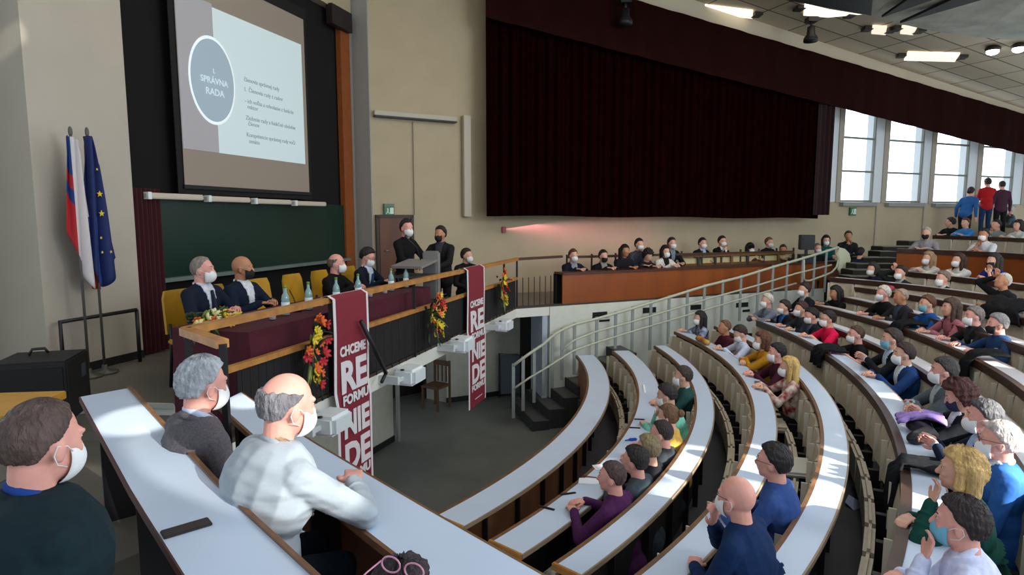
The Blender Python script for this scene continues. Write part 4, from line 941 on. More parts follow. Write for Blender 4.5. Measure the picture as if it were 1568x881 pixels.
# ------------------------------------------------------------------ balcony desk row
def BP(px, z, off): 
    p = W0 + nW * off; k = (px - 784) / F; s = (k * p.y - p.x) / (uW.x - k * uW.y); return p + uW * s
zb = ZC - 1.065
t = thing('balcony_desk', (0, 0, 0), 0, 'long balcony desk with a plain orange-brown front panel', 'desk')
a, b = BP(862, 0, -.03), W1 + uW * 2.1 + nW * -.03
dv = (b - a).normalized(); back = Vector((-dv.y, dv.x))
m = MB(); m.strip([tuple(a), tuple(b)], [tuple(a + back * .03), tuple(b + back * .03)], FL, zb); m.build('front_panel', orange_m, t)
m = MB(); m.strip([tuple(a - back * .02), tuple(b - back * .02)], [tuple(a + back * .33), tuple(b + back * .33)], zb, zb + .04); m.build('desktop', M('desktop_brown', '#4a2414', .4, var=.1), t)
m = MB(); m.strip([tuple(a + back * .33), tuple(b + back * .33)], [tuple(a + back * .36), tuple(b + back * .36)], FL - .0, zb); m.build('back_panel', dpanel, t)
t = thing('balcony_desk', (0, 0, 0), 0, 'second balcony desk, narrow brown ledge on posts behind the front panel desk', 'desk')
a2, b2 = BP(1043, 0, -.95), BP(1215, 0, -.95); zb2 = zb + .17
m = MB(); m.strip([tuple(a2), tuple(b2)], [tuple(a2 + back * .28), tuple(b2 + back * .28)], zb2, zb2 + .05); m.build('desktop', M('desktop_ochre', '#6e4a22', .5), t)
m = MB(); m.strip([tuple(a2), tuple(b2)], [tuple(a2 + back * .03), tuple(b2 + back * .03)], zb2 - .20, zb2 - .14); m.build('rail_board', M('desktop_ochre', '#6e4a22', .5), t)
m = MB(); m.strip([tuple(a2 + back * .05), tuple(b2 + back * .05)], [tuple(a2 + back * .07), tuple(b2 + back * .07)], FL, zb2 - .02); m.build('back_panel', M('panel_cream', '#c9b98a', .6), t)
for i in range(8): q = a2.lerp(b2, i / 7); m = MB(); m.box((q.x, q.y, (FL + zb2) / 2), (.05, .05, zb2 - FL)); m.build('post', dk if i % 3 else M('desktop_ochre', '#6e4a22', .5), t)
p = Wd(1235, 372, 14.3); t = thing('monitor', (p.x, p.y, ZC - .85), -.2, 'black boxy monitor standing on the balcony by the wall', 'monitor')
m = MB(); m.box((0, 0, .28), (.30, .25, .34), bev=.01); m.build('case', M('monitor_black', '#0d0d0e', .5), t); m = MB(); m.box((0, -.128, .28), (.2, .01, .2)); m.build('screen', M('monitor_glass', '#1a1c20', .2), t); m = MB(); m.box((0, 0, .05), (.06, .06, .12)); m.box((0, 0, -.1), (.3, .3, .2)); m.build('stand', dk, t)
# wooden desk corner at the lower left
p = Wd(20, 634, 3.4); t = thing('wooden_desk', (p.x - .25, p.y + .1, LOW), .12, 'yellow-brown wooden desk edge at the far left under the black loudspeaker box', 'desk')
hz = p.z - LOW; m = MB(); m.box((0, 0, hz), (.62, .5, .05), bev=.005); m.build('desktop', M('desk_yellow', '#b8862c', .5, var=.1), t)
m = MB(); m.box((0, -.2, hz - .07), (.6, .04, .09)); m.box((-.28, .0, hz / 2 - .03), (.03, .4, hz - .06)); m.build('front_panel', M('desk_orange', '#9a5a22', .5), t); 
# ------------------------------------------------------------------ people
DG = None
def remesh(mb, vox, smooth=2):
    me = mb.mesh('tmp', skin('l')); o = bpy.data.objects.new('tmp', me); C.objects.link(o)
    md = o.modifiers.new('r', 'REMESH'); md.mode = 'VOXEL'; md.voxel_size = vox; md.adaptivity = 0
    if smooth: ms = o.modifiers.new('s', 'SMOOTH'); ms.factor = .5; ms.iterations = smooth
    dg = bpy.context.evaluated_depsgraph_get(); dg.update(); e = bpy.data.meshes.new_from_object(o.evaluated_get(dg))
    bpy.data.objects.remove(o); bpy.data.meshes.remove(me); e.materials.clear()
    e.polygons.foreach_set('use_smooth', [True] * len(e.polygons)); return e
def mesh_obj(name, me, mats, parent):
    for m in (mats if isinstance(mats, list) else [mats]): me.materials.append(m)
    o = bpy.data.objects.new(name, me); C.objects.link(o); o.parent = parent; return o
def ik(a, b, l1, l2, hint):
    a, b, hint = Vector(a), Vector(b), Vector(hint); d = b - a; L = min(d.length, (l1 + l2) * .995); d.normalize(); b = a + d * L
    x = (l1 * l1 - l2 * l2 + L * L) / (2 * L); h = math.sqrt(max(0, l1 * l1 - x * x)); n = (hint - d * hint.dot(d))
    n = n.normalized() if n.length > 1e-4 else Vector((0, 0, -1)); return a + d * x + n * h, b
def hand(m, w, d, n, side, s=1.0, curl=.5, nf=6):
    """palm, four unequal bent fingers, thumb from the side of the palm"""
    w, d, n = Vector(w), Vector(d).normalized(), Vector(n); n = (n - d * n.dot(d)).normalized(); x = d.cross(n) * side
    R = Matrix((x, d, n)).transposed(); tr = lambda v: w + R @ (Vector(v) * s)
    m.ell(tr((0, .045, 0)), (.040 * s, .052 * s, .015 * s), R, 12, 8)
    for i, (fx, L) in enumerate(((-.030, .070), (-.010, .080), (.011, .076), (.030, .060))):
        p = Vector((fx, .082, 0)); a = curl * .35; pts = [tr(p - Vector((0, .02, 0)))]; 
        for q in range(3):
            p = p + Vector((fx * .06, math.cos(a), -math.sin(a))) * L * (.45, .32, .25)[q]; a += curl; pts.append(tr(p))
        m.tube(pts, 0, nf, 0, True, [.0095 * s, .0090 * s, .0082 * s, .0062 * s])
    m.tube([tr((-.028, .018, 0)), tr((-.052, .045, -.006)), tr((-.060, .072, -.014)), tr((-.054, .094, -.020))], 0, nf, 0, True, [.012 * s, .0115 * s, .0105 * s, .007 * s])
HS = {}
def hair_mesh(style, seed, H, s, fine=False):
    rng = random.Random(seed); m = MB(); n, k = (112, 72) if abs(Vector(H.translation).z) < 9 and fine else (56, 36); V = []; c = Vector((0, -.012, .025)); rad = Vector((.077, .099, .101))
    for i in range(k + 1):
        t = PI * i / k
        for j in range(n):
            a = 2 * PI * j / n; d = Vector((math.sin(t) * math.cos(a), math.sin(t) * math.sin(a), math.cos(t)))
            y, z = d.y, d.z; nz = .5 + .5 * math.sin(a * 9 + z * 7 + seed) * math.cos(a * 5 - z * 11); n3 = math.sin(a * 31 + z * 5 + seed) + (1.6 * math.sin(a * 47 + 6 * math.sin(z * 9)) * math.sin(z * 17 + a * 3) if fine else 0)
            th = {'fringe': .010, 'thin': .006, 'short': .015, 'crop': .007, 'long': .020, 'bob': .022, 'bun': .012, 'curly': .026}[style]
            if style in ('long', 'bob', 'bun', 'curly'): zl = np.interp(y, [-1, .1, .3, .5, 1], [-.95, -.8, -.2, .42, .5])
            else: zl = np.interp(y, [-1, -.35, -.15, .1, .4, .6, 1], [-.78, -.72, -.22, -.12, .32, .50 if style != 'thin' else .66, .55 if style != 'thin' else .75])
            w = min(1, max(0, (z - zl + .05 * (nz - .5)) / .16))
            if style == 'fringe': w = min(w, max(0, min(1, (.36 + .12 * nz - z) / .14)), max(0, min(1, (.45 - y) / .15)))
            if style == 'curly': th += .014 * nz
            w = w * w * (3 - 2 * w); V.append(c + Vector((d.x * rad.x, d.y * rad.y, d.z * rad.z)) * (.86 + (.145 + th / .09 * (1 + .35 * (nz - .5) + .12 * n3)) * w))
    Fs = [(i * n + j, i * n + (j + 1) % n, (i + 1) * n + (j + 1) % n, (i + 1) * n + j) for i in range(k) for j in range(n)]
    m.add(V, Fs, 0, True)
    if style == 'long':
        for x in (-.055, 0, .055): m.cap((x, -.07, .03), .052, (x * 1.25, -.075, -.20), .040)
        for sx_ in (-1, 1): m.cap((.07 * sx_, -.01, .03), .030, (.078 * sx_, .0, -.17), .028)
    if style == 'bob':
        for x in (-.05, 0, .05): m.cap((x, -.06, .03), .052, (x * 1.15, -.065, -.10), .040)
        for sx_ in (-1, 1): m.cap((.068 * sx_, -.01, .04), .030, (.072 * sx_, .0, -.07), .028)
    if style == 'bun': m.ell((0, -.135, .05), (.042, .04, .042))
    M4 = H
    m.v = [tuple(M4 @ (Vector(v) * s)) for v in m.v]; return m
def mask_mesh(kind, H, s):
    m = MB(); V = []; nu, nv = 14, 10; bp_ = .19 if kind == 'ffp' else .08
    for j in range(nv + 1):
        el = math.radians(30 - 86 * j / nv)
        for i in range(nu + 1):
            az = math.radians(-74 + 148 * i / nu); q = math.cos(az * .9) ** 2 * math.cos((el + .22) * 1.35) ** 1.5 if abs((el + .22) * 1.35) < PI / 2 else 0
            r = 1.045 + bp_ * q; d = Vector((math.sin(az) * math.cos(el), math.cos(az) * math.cos(el), math.sin(el)))
            V.append(Vector((0, .015, -.048)) + Vector((d.x * .066, d.y * .086, d.z * .076)) * r)
    W_ = nu + 1; k = len(V); V += [Vector((0, .015, -.048)) + (v - Vector((0, .015, -.048))) * .965 for v in V]
    Fs = [(j * W_ + i, j * W_ + i + 1, (j + 1) * W_ + i + 1, (j + 1) * W_ + i) for j in range(nv) for i in range(nu)]
    Fs += [tuple(q + k for q in f[::-1]) for f in Fs]
    for i in range(nu): Fs.append((i, k + i, k + i + 1, i + 1)); b = nv * W_; Fs.append((b + i, b + i + 1, k + b + i + 1, k + b + i))
    for j in range(nv): a, b = j * W_, (j + 1) * W_; Fs.append((a, b, k + b, k + a)); a += nu; b += nu; Fs.append((a, k + a, k + b, b))
    m.add(V, Fs, 0, True); m.v = [tuple(H @ (Vector(v) * s)) for v in m.v]; return m
MASKC = {'w': ('mask_white', '#e6e8e8'), 'b': ('mask_blue', '#6fb4cc'), 'k': ('mask_black', '#121214'), 'n': ('mask_navy', '#20264a')}
def project(p):
    q = Vector(p) - Vector((0, 0, ZC)); dep = q.y * math.cos(TH) - q.z * math.sin(TH)
    return 784 + F * q.x / dep, 440.5 - F * (q.y * math.sin(TH) + q.z * math.cos(TH)) / dep
PBASE = []
def person(label, px, py, where, top='#15161a', hair=('short', '#2a1c14'), mask='w', sk='l', suit=None, tie=None, collar=None, pose='desk', lean=10, yaw=None, dyaw=0, hyaw=0, hp=0,
           sc=1.0, b=1.0, ckind=None, trousers='#17181c', sleeves=True, glasses=None, stand=False, floor=None, deskz=None, roll=0, vox=None, hat=None, extra=None):
    L = math.radians(lean); sp = Vector((0, math.sin(L), math.cos(L))); hipz = .50 if not stand else .93 * sc
    nb = Vector((0, 0, 0)) + sp * (.50 * sc); hl = math.radians(hp)
    if where[0] == 'row':
        k = where[1]; r = ROW[k]; off = r['w'] + (where[2] if len(where) > 2 else .24)
        zg = r['z'] + .38; best = None
        for i in range(-8, 409):
            t = i / 400; p = r['P'](t) + r['N'](t) * off; q = project((p.x, p.y, zg)); e = abs(q[0] - px) + .7 * abs(q[1] - py)
            if best is None or e < best[0]: best = (e, t, p)
        t = best[1]; p = best[2]; n = r['N'](t); facing = math.atan2(-n.x, -n.y); Y = p.y; z = ZC + (HY - py) / F * 0
        rr = ray(px, py); zz = ZC + rr.z * (p.y / rr.y); zz = min(max(zz, r['z'] + .12), r['z'] + .60); X = rr.x * (p.y / rr.y)
        head = Vector((X if abs(X - p.x) < .5 else p.x, p.y, zz)); floor = r['z'] - STEP; deskz = r['z']
    else:
        head = Wd(px, py, where[1]); facing = 0
        floor = FL if floor is None else floor; deskz = floor + .75 if deskz is None else deskz
    yw = (facing if yaw is None else math.radians(yaw)) + math.radians(dyaw)
    Rb = Rz(-yw)                                   # local +Y -> heading yw clockwise from world +Y
    hc = nb + Vector((0, .035 * sc, .165 * sc))    # head centre relative to the pelvis, local
    pel_w = head - Rb @ hc
    base = Vector((pel_w.x, pel_w.y, floor)); pz = pel_w.z - floor      # pelvis height
    PBASE.append(base)
    t = thing('person', base, -yw, label, 'person')
    dist = head.y; near = dist < 3.6; vox = vox or (.0075 if near else (.0115 if dist < 6.5 else (.015 if dist < 10 else .019)))
    P0 = Vector((0, 0, pz)); A_ = lambda v: P0 + Vector(v)
    NB = P0 + nb; HC = P0 + hc
    H = Matrix.Translation(HC) @ Matrix.Rotation(-math.radians(hyaw), 4, 'Z') @ Matrix.Rotation(hl, 4, 'X') @ Matrix.Rotation(math.radians(roll), 4, 'Y')
    Hv = lambda v: H @ (Vector(v) * sc)
    Q = Matrix.Rotation(-L, 3, 'X')
    sh = {s: NB - sp * .055 * sc + Vector((s * .165 * sc * (.5 + .5 * b), 0, 0)) for s in (-1, 1)}
    hz = deskz - floor + .035
    fw_ = hc.y
    tg = {}
    def hd(s, v, d=None, n=(0, 0, 1), c=.45, hint=None): tg[s] = (Vector(v), d, Vector(n), c, hint or (s * .8, -.3, -.7))
    if pose == 'desk':
        hd(-1, (-.10, fw_ + .27, hz), (.5, .5, -.05)); hd(1, (.10, fw_ + .29, hz), (-.5, .5, -.05))
    elif pose == 'fold':
        hd(-1, (.03, fw_ + .20, hz + .03), (.9, .25, 0), hint=(-1, -.1, -.35)); hd(1, (-.02, fw_ + .25, hz + .01), (-.9, .25, 0), hint=(1, -.1, -.35))
    elif pose == 'chin':
        hd(-1, (-.02, fw_ + .22, hz + .0), (.8, .3, 0)); hd(1, Hv((.02, .14, -.20)), (-.35, -.2, .9), (-.2, -1, 0), .7, (.6, .5, -1))
    elif pose == 'cheek':
        hd(1, (.02, fw_ + .22, hz + .0), (-.8, .3, 0)); hd(-1, Hv((-.06, .12, -.19)), (.2, -.3, .9), (.3, -1, 0), .6, (-.6, .5, -1))
    elif pose == 'phone':
        hd(-1, (-.05, fw_ + .26, hz + .10), (.45, .6, .3), (.9, 0, .3), .9); hd(1, (.05, fw_ + .26, hz + .10), (-.45, .6, .3), (-.9, 0, .3), .9)
    elif pose == 'lap':
        hd(-1, (-.05, .26, pz + .12), (.6, .6, 0)); hd(1, (.05, .28, pz + .10), (-.6, .6, 0))
    elif pose == 'headhand':
        hd(-1, (-.05, fw_ + .24, hz), (.6, .4, 0)); hd(1, Hv((.11, .03, .04)), (-.2, .0, .9), (-1, 0, 0), .5, (1, .5, -.3))
    elif pose == 'down':
        hd(-1, (-.25, .05, pz - .08), (0, .1, -1), (1, 0, 0), .4, (-.4, -1, 0)); hd(1, (.25, .05, pz - .08), (0, .1, -1), (-1, 0, 0), .4, (.4, -1, 0))
    elif pose == 'crossed':
        hd(-1, (.10, fw_ + .16, pz + .24), (.9, .2, .2), (0, -1, .2), .3, (-1, 0, -.5)); hd(1, (-.10, fw_ + .19, pz + .28), (-.9, .1, .2), (0, -1, .2), .3, (1, 0, -.5))
    elif pose == 'lectern':
        hd(-1, (-.12, .42, pz + .16), (.2, .9, -.1)); hd(1, (.22, .42, pz + .14), (-.2, .9, -.1))
    elif pose == 'lean':
        hd(-1, (-.28, fw_ + .30, hz), (.2, .8, 0)); hd(1, (.18, fw_ + .32, hz), (-.5, .6, 0))
    elif pose == 'hero':      # left forearm lying along the desk edge, elbow out
        hd(-1, (-.10, .30, pz + .20), (.5, .7, 0)); hd(1, (.05, fw_ + .26, hz + .045), (-.75, .45, .1), (0, .1, 1), .55, (1, -.15, -.25))
    el, wr = {}, {}
    for s in (-1, 1):
        el[s], wr[s] = ik(sh[s], tg[s][0], .285 * sc, .255 * sc, tg[s][4])
    # ---- skin: one continuous surface
    m = MB(); T = lambda v: P0 + Q @ Vector(v)
    def headparts(m):
        Rh = H.to_3x3(); e = lambda c, r_, n=16, k=11: m.ell(Hv(c), tuple(x * sc for x in r_), Rh, n, k)
        e((0, -.012, .025), (.077, .098, .100), 24, 16); e((0, .022, -.045), (.060, .068, .070)); e((0, .058, -.088), (.030, .028, .024)); e((0, .045, .0), (.062, .05, .06))
        m.cap(Hv((0, .088, .012)), .009 * sc, Hv((0, .106, -.024)), .0135 * sc, 8)
        for s in (-1, 1): e((s * .079, -.006, -.012), (.010, .020, .034), 10, 7); e((s * .036, .070, -.02), (.022, .02, .02), 8, 6)
        m.cap(Hv((-.045, .078, .032)), .010 * sc, Hv((.045, .078, .032)), .010 * sc, 8)
        m.cap(Hv((-.018, .089, -.055)), .0075 * sc, Hv((.018, .089, -.055)), .0075 * sc, 8)
        m.cap(NB - sp * .04, .062 * sc, Hv((0, -.028, -.05)), .054 * sc, 14)
    headparts(m)
    m.ell(T((0, 0, .34 * sc)), (.150 * sc, .095, .19 * sc), Q); m.ell(T((0, .0, .12)), (.135, .105, .16), Q); m.ell(T((0, 0, 0)), (.14, .11, .11), Q)
    m.cap(sh[-1], .05, sh[1], .05)
    for s in (-1, 1):
        m.cap(sh[s], .045 * sc, el[s], .037 * sc); m.cap(el[s], .037 * sc, wr[s], .025 * sc)
    if stand: KN = {s: Vector((s * .09, .02, pz * .53)) for s in (-1, 1)}; AN = {s: Vector((s * .10, -.02, .09)) for s in (-1, 1)}
    else: KN = {s: Vector((s * .12, .40, max(.40, min(pz, .50)))) for s in (-1, 1)}; AN = {s: Vector((s * .12, .36, .10)) for s in (-1, 1)}
    for s in (-1, 1):
        m.cap(P0 + Vector((s * .085, 0, -.02)), .065, KN[s], .045); m.cap(KN[s], .045, AN[s], .032)
    hm = MB()
    for s in (-1, 1):
        dn = tg[s][1]; d = Vector(dn).normalized() if dn else (wr[s] - el[s]).normalized()
        hand(m if near else hm, wr[s] - d * .012, d, tg[s][2], s, sc * 1.0, tg[s][3], 8 if near else 5)
    me = remesh(m, vox, 1)
    if not near:      # fingers joined onto the same surface mesh
        bm = bmesh.new(); bm.from_mesh(me); me2 = hm.mesh('h', skin('l')); bm.from_mesh(me2); bm.to_mesh(me); bm.free(); bpy.data.meshes.remove(me2)
        me.materials.clear(); me.polygons.foreach_set('use_smooth', [True] * len(me.polygons)); me.polygons.foreach_set('material_index', [0] * len(me.polygons))
    mesh_obj('body', me, skin(sk), t)
    # ---- upper clothing
    m = MB(); jk = suit is not None or ckind in ('linen', 'tweed', 'wool'); g = 1.0 + (.03 if jk else 0)
    m.ell(T((0, .0, .36 * sc)), (.175 * b * g * sc, .118 * b * g, .20 * sc), Q); m.ell(T((0, .005, .14)), (.162 * b * g * sc, .128 * b * g, .19), Q)
    m.ell(T((0, 0, -.01)), (.172 * b * sc, .142 * b, .12), Q)
    m.cap(sh[-1] + Vector((.02, 0, 0)), .068 * sc * g, sh[1] - Vector((.02, 0, 0)), .068 * sc * g)
    for s in (-1, 1):
        m.cap(sh[s].lerp(NB, .15), .060 * sc, NB + Vector((s * .03, 0, 0)) - sp * .01, .058 * sc)
        if sleeves == 'vest': pass
        elif sleeves is False: m.cap(sh[s], .064 * sc * g, sh[s].lerp(el[s], .62), .060 * sc * g)
        else: m.cap(sh[s], .064 * sc * g, el[s], .050 * sc * g); m.cap(el[s], .050 * sc * g, wr[s].lerp(el[s], .06), .037 * sc * g)
        if jk: m.cap(P0 + Vector((s * .05, 0, .02)), .14 * b, P0 + Vector((s * .06, .02, -.12 if near else -.08)), .135 * b)
    if near:
        rn = random.Random(3)
        for s in (-1, 1):          # sleeve folds near the elbow and shoulder
            for q in range(5):
                c_ = el[s].lerp(wr[s], q * .14 + .06); d = (wr[s] - el[s]).normalized(); R_ = d.to_track_quat('Z', 'Y').to_matrix() @ Matrix.Rotation(.35 * (-1) ** q, 3, 'X'); m.ell(c_, (.055 * g, .055 * g, .009), R_)
                c_ = el[s].lerp(sh[s], q * .14 + .06); d = (sh[s] - el[s]).normalized(); R_ = d.to_track_quat('Z', 'Y').to_matrix() @ Matrix.Rotation(.4 * (-1) ** q, 3, 'Y'); m.ell(c_, (.058 * g, .058 * g, .009), R_)
        for q in range(4): m.ell(T((0, -.01, .02 + .07 * q)), (.172 * b, .138 * b, .010), Q @ Matrix.Rotation(.25 * (-1) ** q, 3, 'Y'))
    me = remesh(m, vox, 2)
    nm = 'jacket' if jk else ('shirt' if collar or sleeves is False else 'sweater')
    topm = cloth(top, ckind); iv = Q.transposed()
    if suit:
        n_ = len(me.polygons); ids = [0] * n_; bm = bmesh.new(); bm.from_mesh(me); bm.faces.ensure_lookup_table()
        vm = [];
        for f in bm.faces:
            c_ = iv @ (f.calc_center_median() - P0); nn = iv @ f.normal
            h = c_.z - .14
            if nn.y > .25 and 0 < h and c_.z < .60 * sc and abs(c_.x) < .010 + .15 * h: vm.append(f)
        if len(vm) > 4:
            b2 = bm.copy(); b2.faces.ensure_lookup_table(); keep = {f.index for f in vm}
            bmesh.ops.delete(b2, geom=[f for f in b2.faces if f.index not in keep], context='FACES')
            for v in b2.verts: v.co -= (Q @ Vector((0, .004, 0)))
            ms = bpy.data.meshes.new('shirt'); b2.to_mesh(ms); b2.free(); bmesh.ops.delete(bm, geom=vm, context='FACES'); bm.to_mesh(me)
            ms.polygons.foreach_set('use_smooth', [True] * len(ms.polygons))
            so = mesh_obj('shirt_front', ms, cloth(suit), t); so.modifiers.new('s', 'SOLIDIFY').thickness = -.01
            if tie:
                tm_ = MB(); tm_.tube([T((0, .125 * b, .47 * sc)), T((0, .137 * b, .36 * sc)), T((0, .145 * b, .20 * sc))], 0, 8, 0, True, [.012, .022, .027]); tm_.build('tie', cloth(tie), t)
        bm.free()
    elif collar is None and sleeves is True and False: pass
    to = mesh_obj(nm, me, topm, t)
    cc = collar or suit
    if cc:
        m = MB(); pts = []
        for i in range(25):
            a = 2 * PI * i / 24; pts.append(NB + Q @ Vector((math.cos(a) * .066 * sc, math.sin(a) * .060 * sc + .006, (.034 if near else .022) * sc - .028 * math.sin(a))))
        m.tube(pts, (.017 if near else .0125) * sc, 8); m.build('collar', cloth(cc), t)
    if jk and near:
        m = MB(); pts = []
        for i in range(19):
            a = PI * .95 + (PI * 1.1) * i / 18 ; pts.append(NB + Q @ Vector((math.cos(a) * .078 * sc, math.sin(a) * .070 * sc + .0, .010 * sc - .030 * math.sin(a))))
        m.tube(pts, .015 * sc, 8); m.build('jacket_collar', topm, t)
    # ---- trousers and shoes
    m = MB(); m.ell(P0, (.160 * b, .135 * b, .125), None)
    for s in (-1, 1):
        m.cap(P0 + Vector((s * .085, 0, -.02)), .088 * b, KN[s], .064); m.cap(KN[s], .062, AN[s] - Vector((0, 0, .02)), .050)
    mesh_obj('trousers', remesh(m, max(vox, .014), 1), cloth(trousers), t)
    for s in (-1, 1):
        m = MB(); m.cap(Vector((AN[s].x, AN[s].y - .04, .045)), .042, Vector((AN[s].x * 1.1, AN[s].y + .15, .035)), .034); m.box((AN[s].x * 1.05, AN[s].y + .05, .008), (.085, .26, .016), bev=.004); m.build('shoe', M('shoe_dark', '#141110', .5), t)
    # ---- head details
    if hair: hair_mesh(hair[0], int(px) % 17, H, sc, near).build('hair', hairm(hair[1]), t)
    if mask:
        kd = 'sur' if mask in ('b', 'k', 'n') else 'ffp'; nm, cl = MASKC[mask]
        mk = mask_mesh(kd, H, sc).build('face_mask', M(nm, cl, .8, bump=.1, bscale=90), t)
        if dist < 9:
            for s in (-1, 1):
                m = MB(); m.tube([Hv(q) for q in ((s * .072, .036, -.018), (s * .083, .012, .002), (s * .086, -.018, .006), (s * .087, -.026, -.020), (s * .080, -.010, -.048), (s * .068, .026, -.062))], .0018 * sc, 5); m.build('ear_loop', M('loop_white', '#e8e8e6', .8) if mask != 'k' else dk, mk)
    for s in (-1, 1):
        m = MB(); m.ell(Hv((s * .031, .079, .014)), (.012 * sc, .009 * sc, .005 * sc), H.to_3x3(), 8, 6); m.ell(Hv((s * .031, .0868, .014)), (.0050 * sc, .003 * sc, .0045 * sc), H.to_3x3(), 8, 6, 1); m.build('eye', [M('eye_white', '#d8d4cc', .4), M('eye_iris', '#1c1410', .3)], t)
    if hair and dist < 9:
        for s in (-1, 1): m = MB(); m.cap(Hv((s * .018, .090, .036)), .0035 * sc, Hv((s * .046, .080, .038)), .003 * sc, 6); m.build('eyebrow', hairm(hair[1]), t)
    if glasses:
        m = MB()
        for s in (-1, 1):
            m.tube([Hv((s * .033 + .024 * math.cos(a), .100, .010 + .017 * math.sin(a))) for a in [2 * PI * i / 12 for i in range(13)]], .0016 * sc, 5)
            m.tube([Hv((s * .057, .098, .014)), Hv((s * .078, .06, .016)), Hv((s * .084, -.01, .010))], .0016 * sc, 5)
        m.tube([Hv((-.010, .101, .012)), Hv((.010, .101, .012))], .0016 * sc, 5); m.build('glasses', M('glasses_frame', '#14100e', .4), t)
    if hat:
        m = MB(); m.v = []; h_ = MB(); h_.ell((0, -.012, .045), (.092, .115, .095)); h_.v = [tuple(H @ (Vector(v) * sc)) for v in h_.v if True]; h_.build('hat', cloth(hat), t)
    if extra == 'watch': m = MB(); m.tube([wr[1].lerp(el[1], .02 + .0), wr[1].lerp(el[1], .06)], .034, 10); m.build('wristwatch', dk, t)
    if extra == 'scarf':
        m = MB(); pts = [NB + Q @ Vector((math.cos(2 * PI * i / 24) * .070, math.sin(2 * PI * i / 24) * .066, .035 - .02 * math.sin(2 * PI * i / 24))) for i in range(25)]; m.tube(pts, .017, 8); m.build('scarf', M('scarf_brown', '#5a2c1c', .9, col2='#a88a6a', scale=40), t)
    return t
# ------------------------------------------------------------------ the people in the photograph
R = lambda k, off=.24: ('row', k, off)
ST = 107.6        # heading of people facing the hall from the stage
# foreground
person('balding man in dark jacket and blue collar in the bottom left corner', 66, 680, ('at', 1.85), top='#0d2228', hair=('thin', '#54423c'), sk='p', collar='#1c3f86', suit=None, pose='lap', lean=6, yaw=40, hyaw=-20, hp=-9, floor=LOW - .02, deskz=2.6, b=1.75, ckind='wool', sc=1.08)
person('white-haired man in grey tweed jacket between the two front desks', 312, 590, ('at', 3.0), top='#575257', ckind='tweed', hair=('short', '#aaaeb4'), sk='p', collar='#b9c6dc', suit=None, pose='lap', lean=10, yaw=40, hyaw=-2, hp=-7, floor=z2, deskz=2.45, b=1.15, sc=1.08)
person('bald man with grey side hair in pale blue-grey jacket in full sun', 441, 622, ('at', 2.5), top='#a3adb6', ckind='linen', hair=('fringe', '#77757a'), sk='p', extra='scarf', pose='hero', lean=22, yaw=46, hyaw=0, hp=-10, floor=z2, deskz=2.45, b=1.42, sc=1.09, trousers='#0b1a28')
t = person('woman whose dark crown with pink-rimmed glasses shows at the bottom edge', 617, 925, ('at', 1.75), top='#2a2030', hair=('bob', '#2a1a20'), mask=None, yaw=30, pose='lap', lean=5, floor=z2 - .15, deskz=2.3)
# panel at the stage table
def stage_man(label, px, py, off, floor=FL, **k):
    Y = sY(off, px); return person(label, px, py, ('at', Y), yaw=k.pop('yaw', ST), floor=floor, deskz=FL + .75, **k)
stage_man('leftmost panel man at the maroon table, white mask and dark suit', 311, 414, -4.78, top='#111a2c', suit='#c9cfd8', hair=('thin', '#8a7c74'), pose='desk', lean=-4, hyaw=-22, hp=0, sk='p', tie='#20283c')
stage_man('bald panel man with black mask and open white collar, second from the left', 372, 411, -4.78, top='#101c30', suit='#d5d9de', hair=None, mask='k', pose='desk', lean=-4, hyaw=-25, sk='m')
stage_man('bald panel man in black sweater with white mask, leaning on the table', 516, 404, -4.70, top='#0a0a0c', hair=('fringe', '#6b5e58'), pose='desk', lean=12, hyaw=-20, sk='p')
stage_man('rightmost panel man in dark suit and glasses reading at the table', 563, 394, -4.70, top='#0e1526', suit='#c5cfe0', hair=('short', '#1e1512'), pose='desk', lean=14, hp=-22, hyaw=-8, glasses=1, sk='p', tie='#26406e')
person('tall speaker in black with white mask standing left of the lectern', 623, 350, ('at', 9.1), top='#0a0a0b', hair=('short', '#1c1210'), stand=True, pose='lectern', lean=2, yaw=120, hyaw=20, floor=FL, sc=1.03, sk='p')
person('man in dark jacket standing behind the lectern', 674, 359, ('at', 9.9), top='#1a191c', hair=('short', '#1c1410'), mask='k', stand=True, pose='lectern', lean=3, yaw=-160, hyaw=10, floor=FL, sk='m', suit='#3a3c44')
person('masked man in black seated behind the railing left of the far banner', 715, 392, ('at', 11.0), top='#131317', hair=('short', '#241a16'), pose='lap', lean=8, yaw=150, hyaw=-30, floor=FL)
# balcony
def balc(label, px, py, off, **k):
    p = BP(px, 0, -off); k.setdefault('yaw', 155); return person(label, px, py, ('at', p.y), floor=FL - .0, deskz=zb + .05, **k)
balc('man in dark suit with grey shirt at the left end of the balcony desk', 878, 392, .55, top='#0d1320', suit='#8c8f96', tie='#5a1420', hair=('short', '#5a3a2c'))
balc('person in black with black mask, second along the balcony desk', 924, 393, .55, top='#0c0d12', suit='#8e8a80', hair=('short', '#17110f'), mask='k')
balc('person with long dark hair in black and a mauve sleeve at the balcony desk', 957, 385, .52, top='#17141b', hair=('long', '#100c0c'), mask=None, sleeves=True, sk='m')
balc('tall man in grey sweater leaning over the balcony desk', 979, 375, .78, top='#3c3f49', hair=('short', '#120e0e'), lean=18)
balc('person with dark hair bowed over a pale bag at the balcony desk', 992, 392, .50, top='#1c1618', hair=('curly', '#120c0c'), mask=None, hp=-30, lean=20)
balc('woman with dark hair in a white cardigan at the balcony desk', 1019, 386, .50, top='#d0c8c4', hair=('bob', '#140e10'), ckind=None, suit='#15151a')
balc('man in black just behind the woman with the white cardigan', 1029, 373, .95, top='#0f1014', hair=('short', '#2a1a14'), suit='#75808a')
balc('man in navy suit and pale shirt at the second balcony desk', 1076, 373, 1.35, top='#0c1424', suit='#a9bbd8', hair=('short', '#120e0e'))
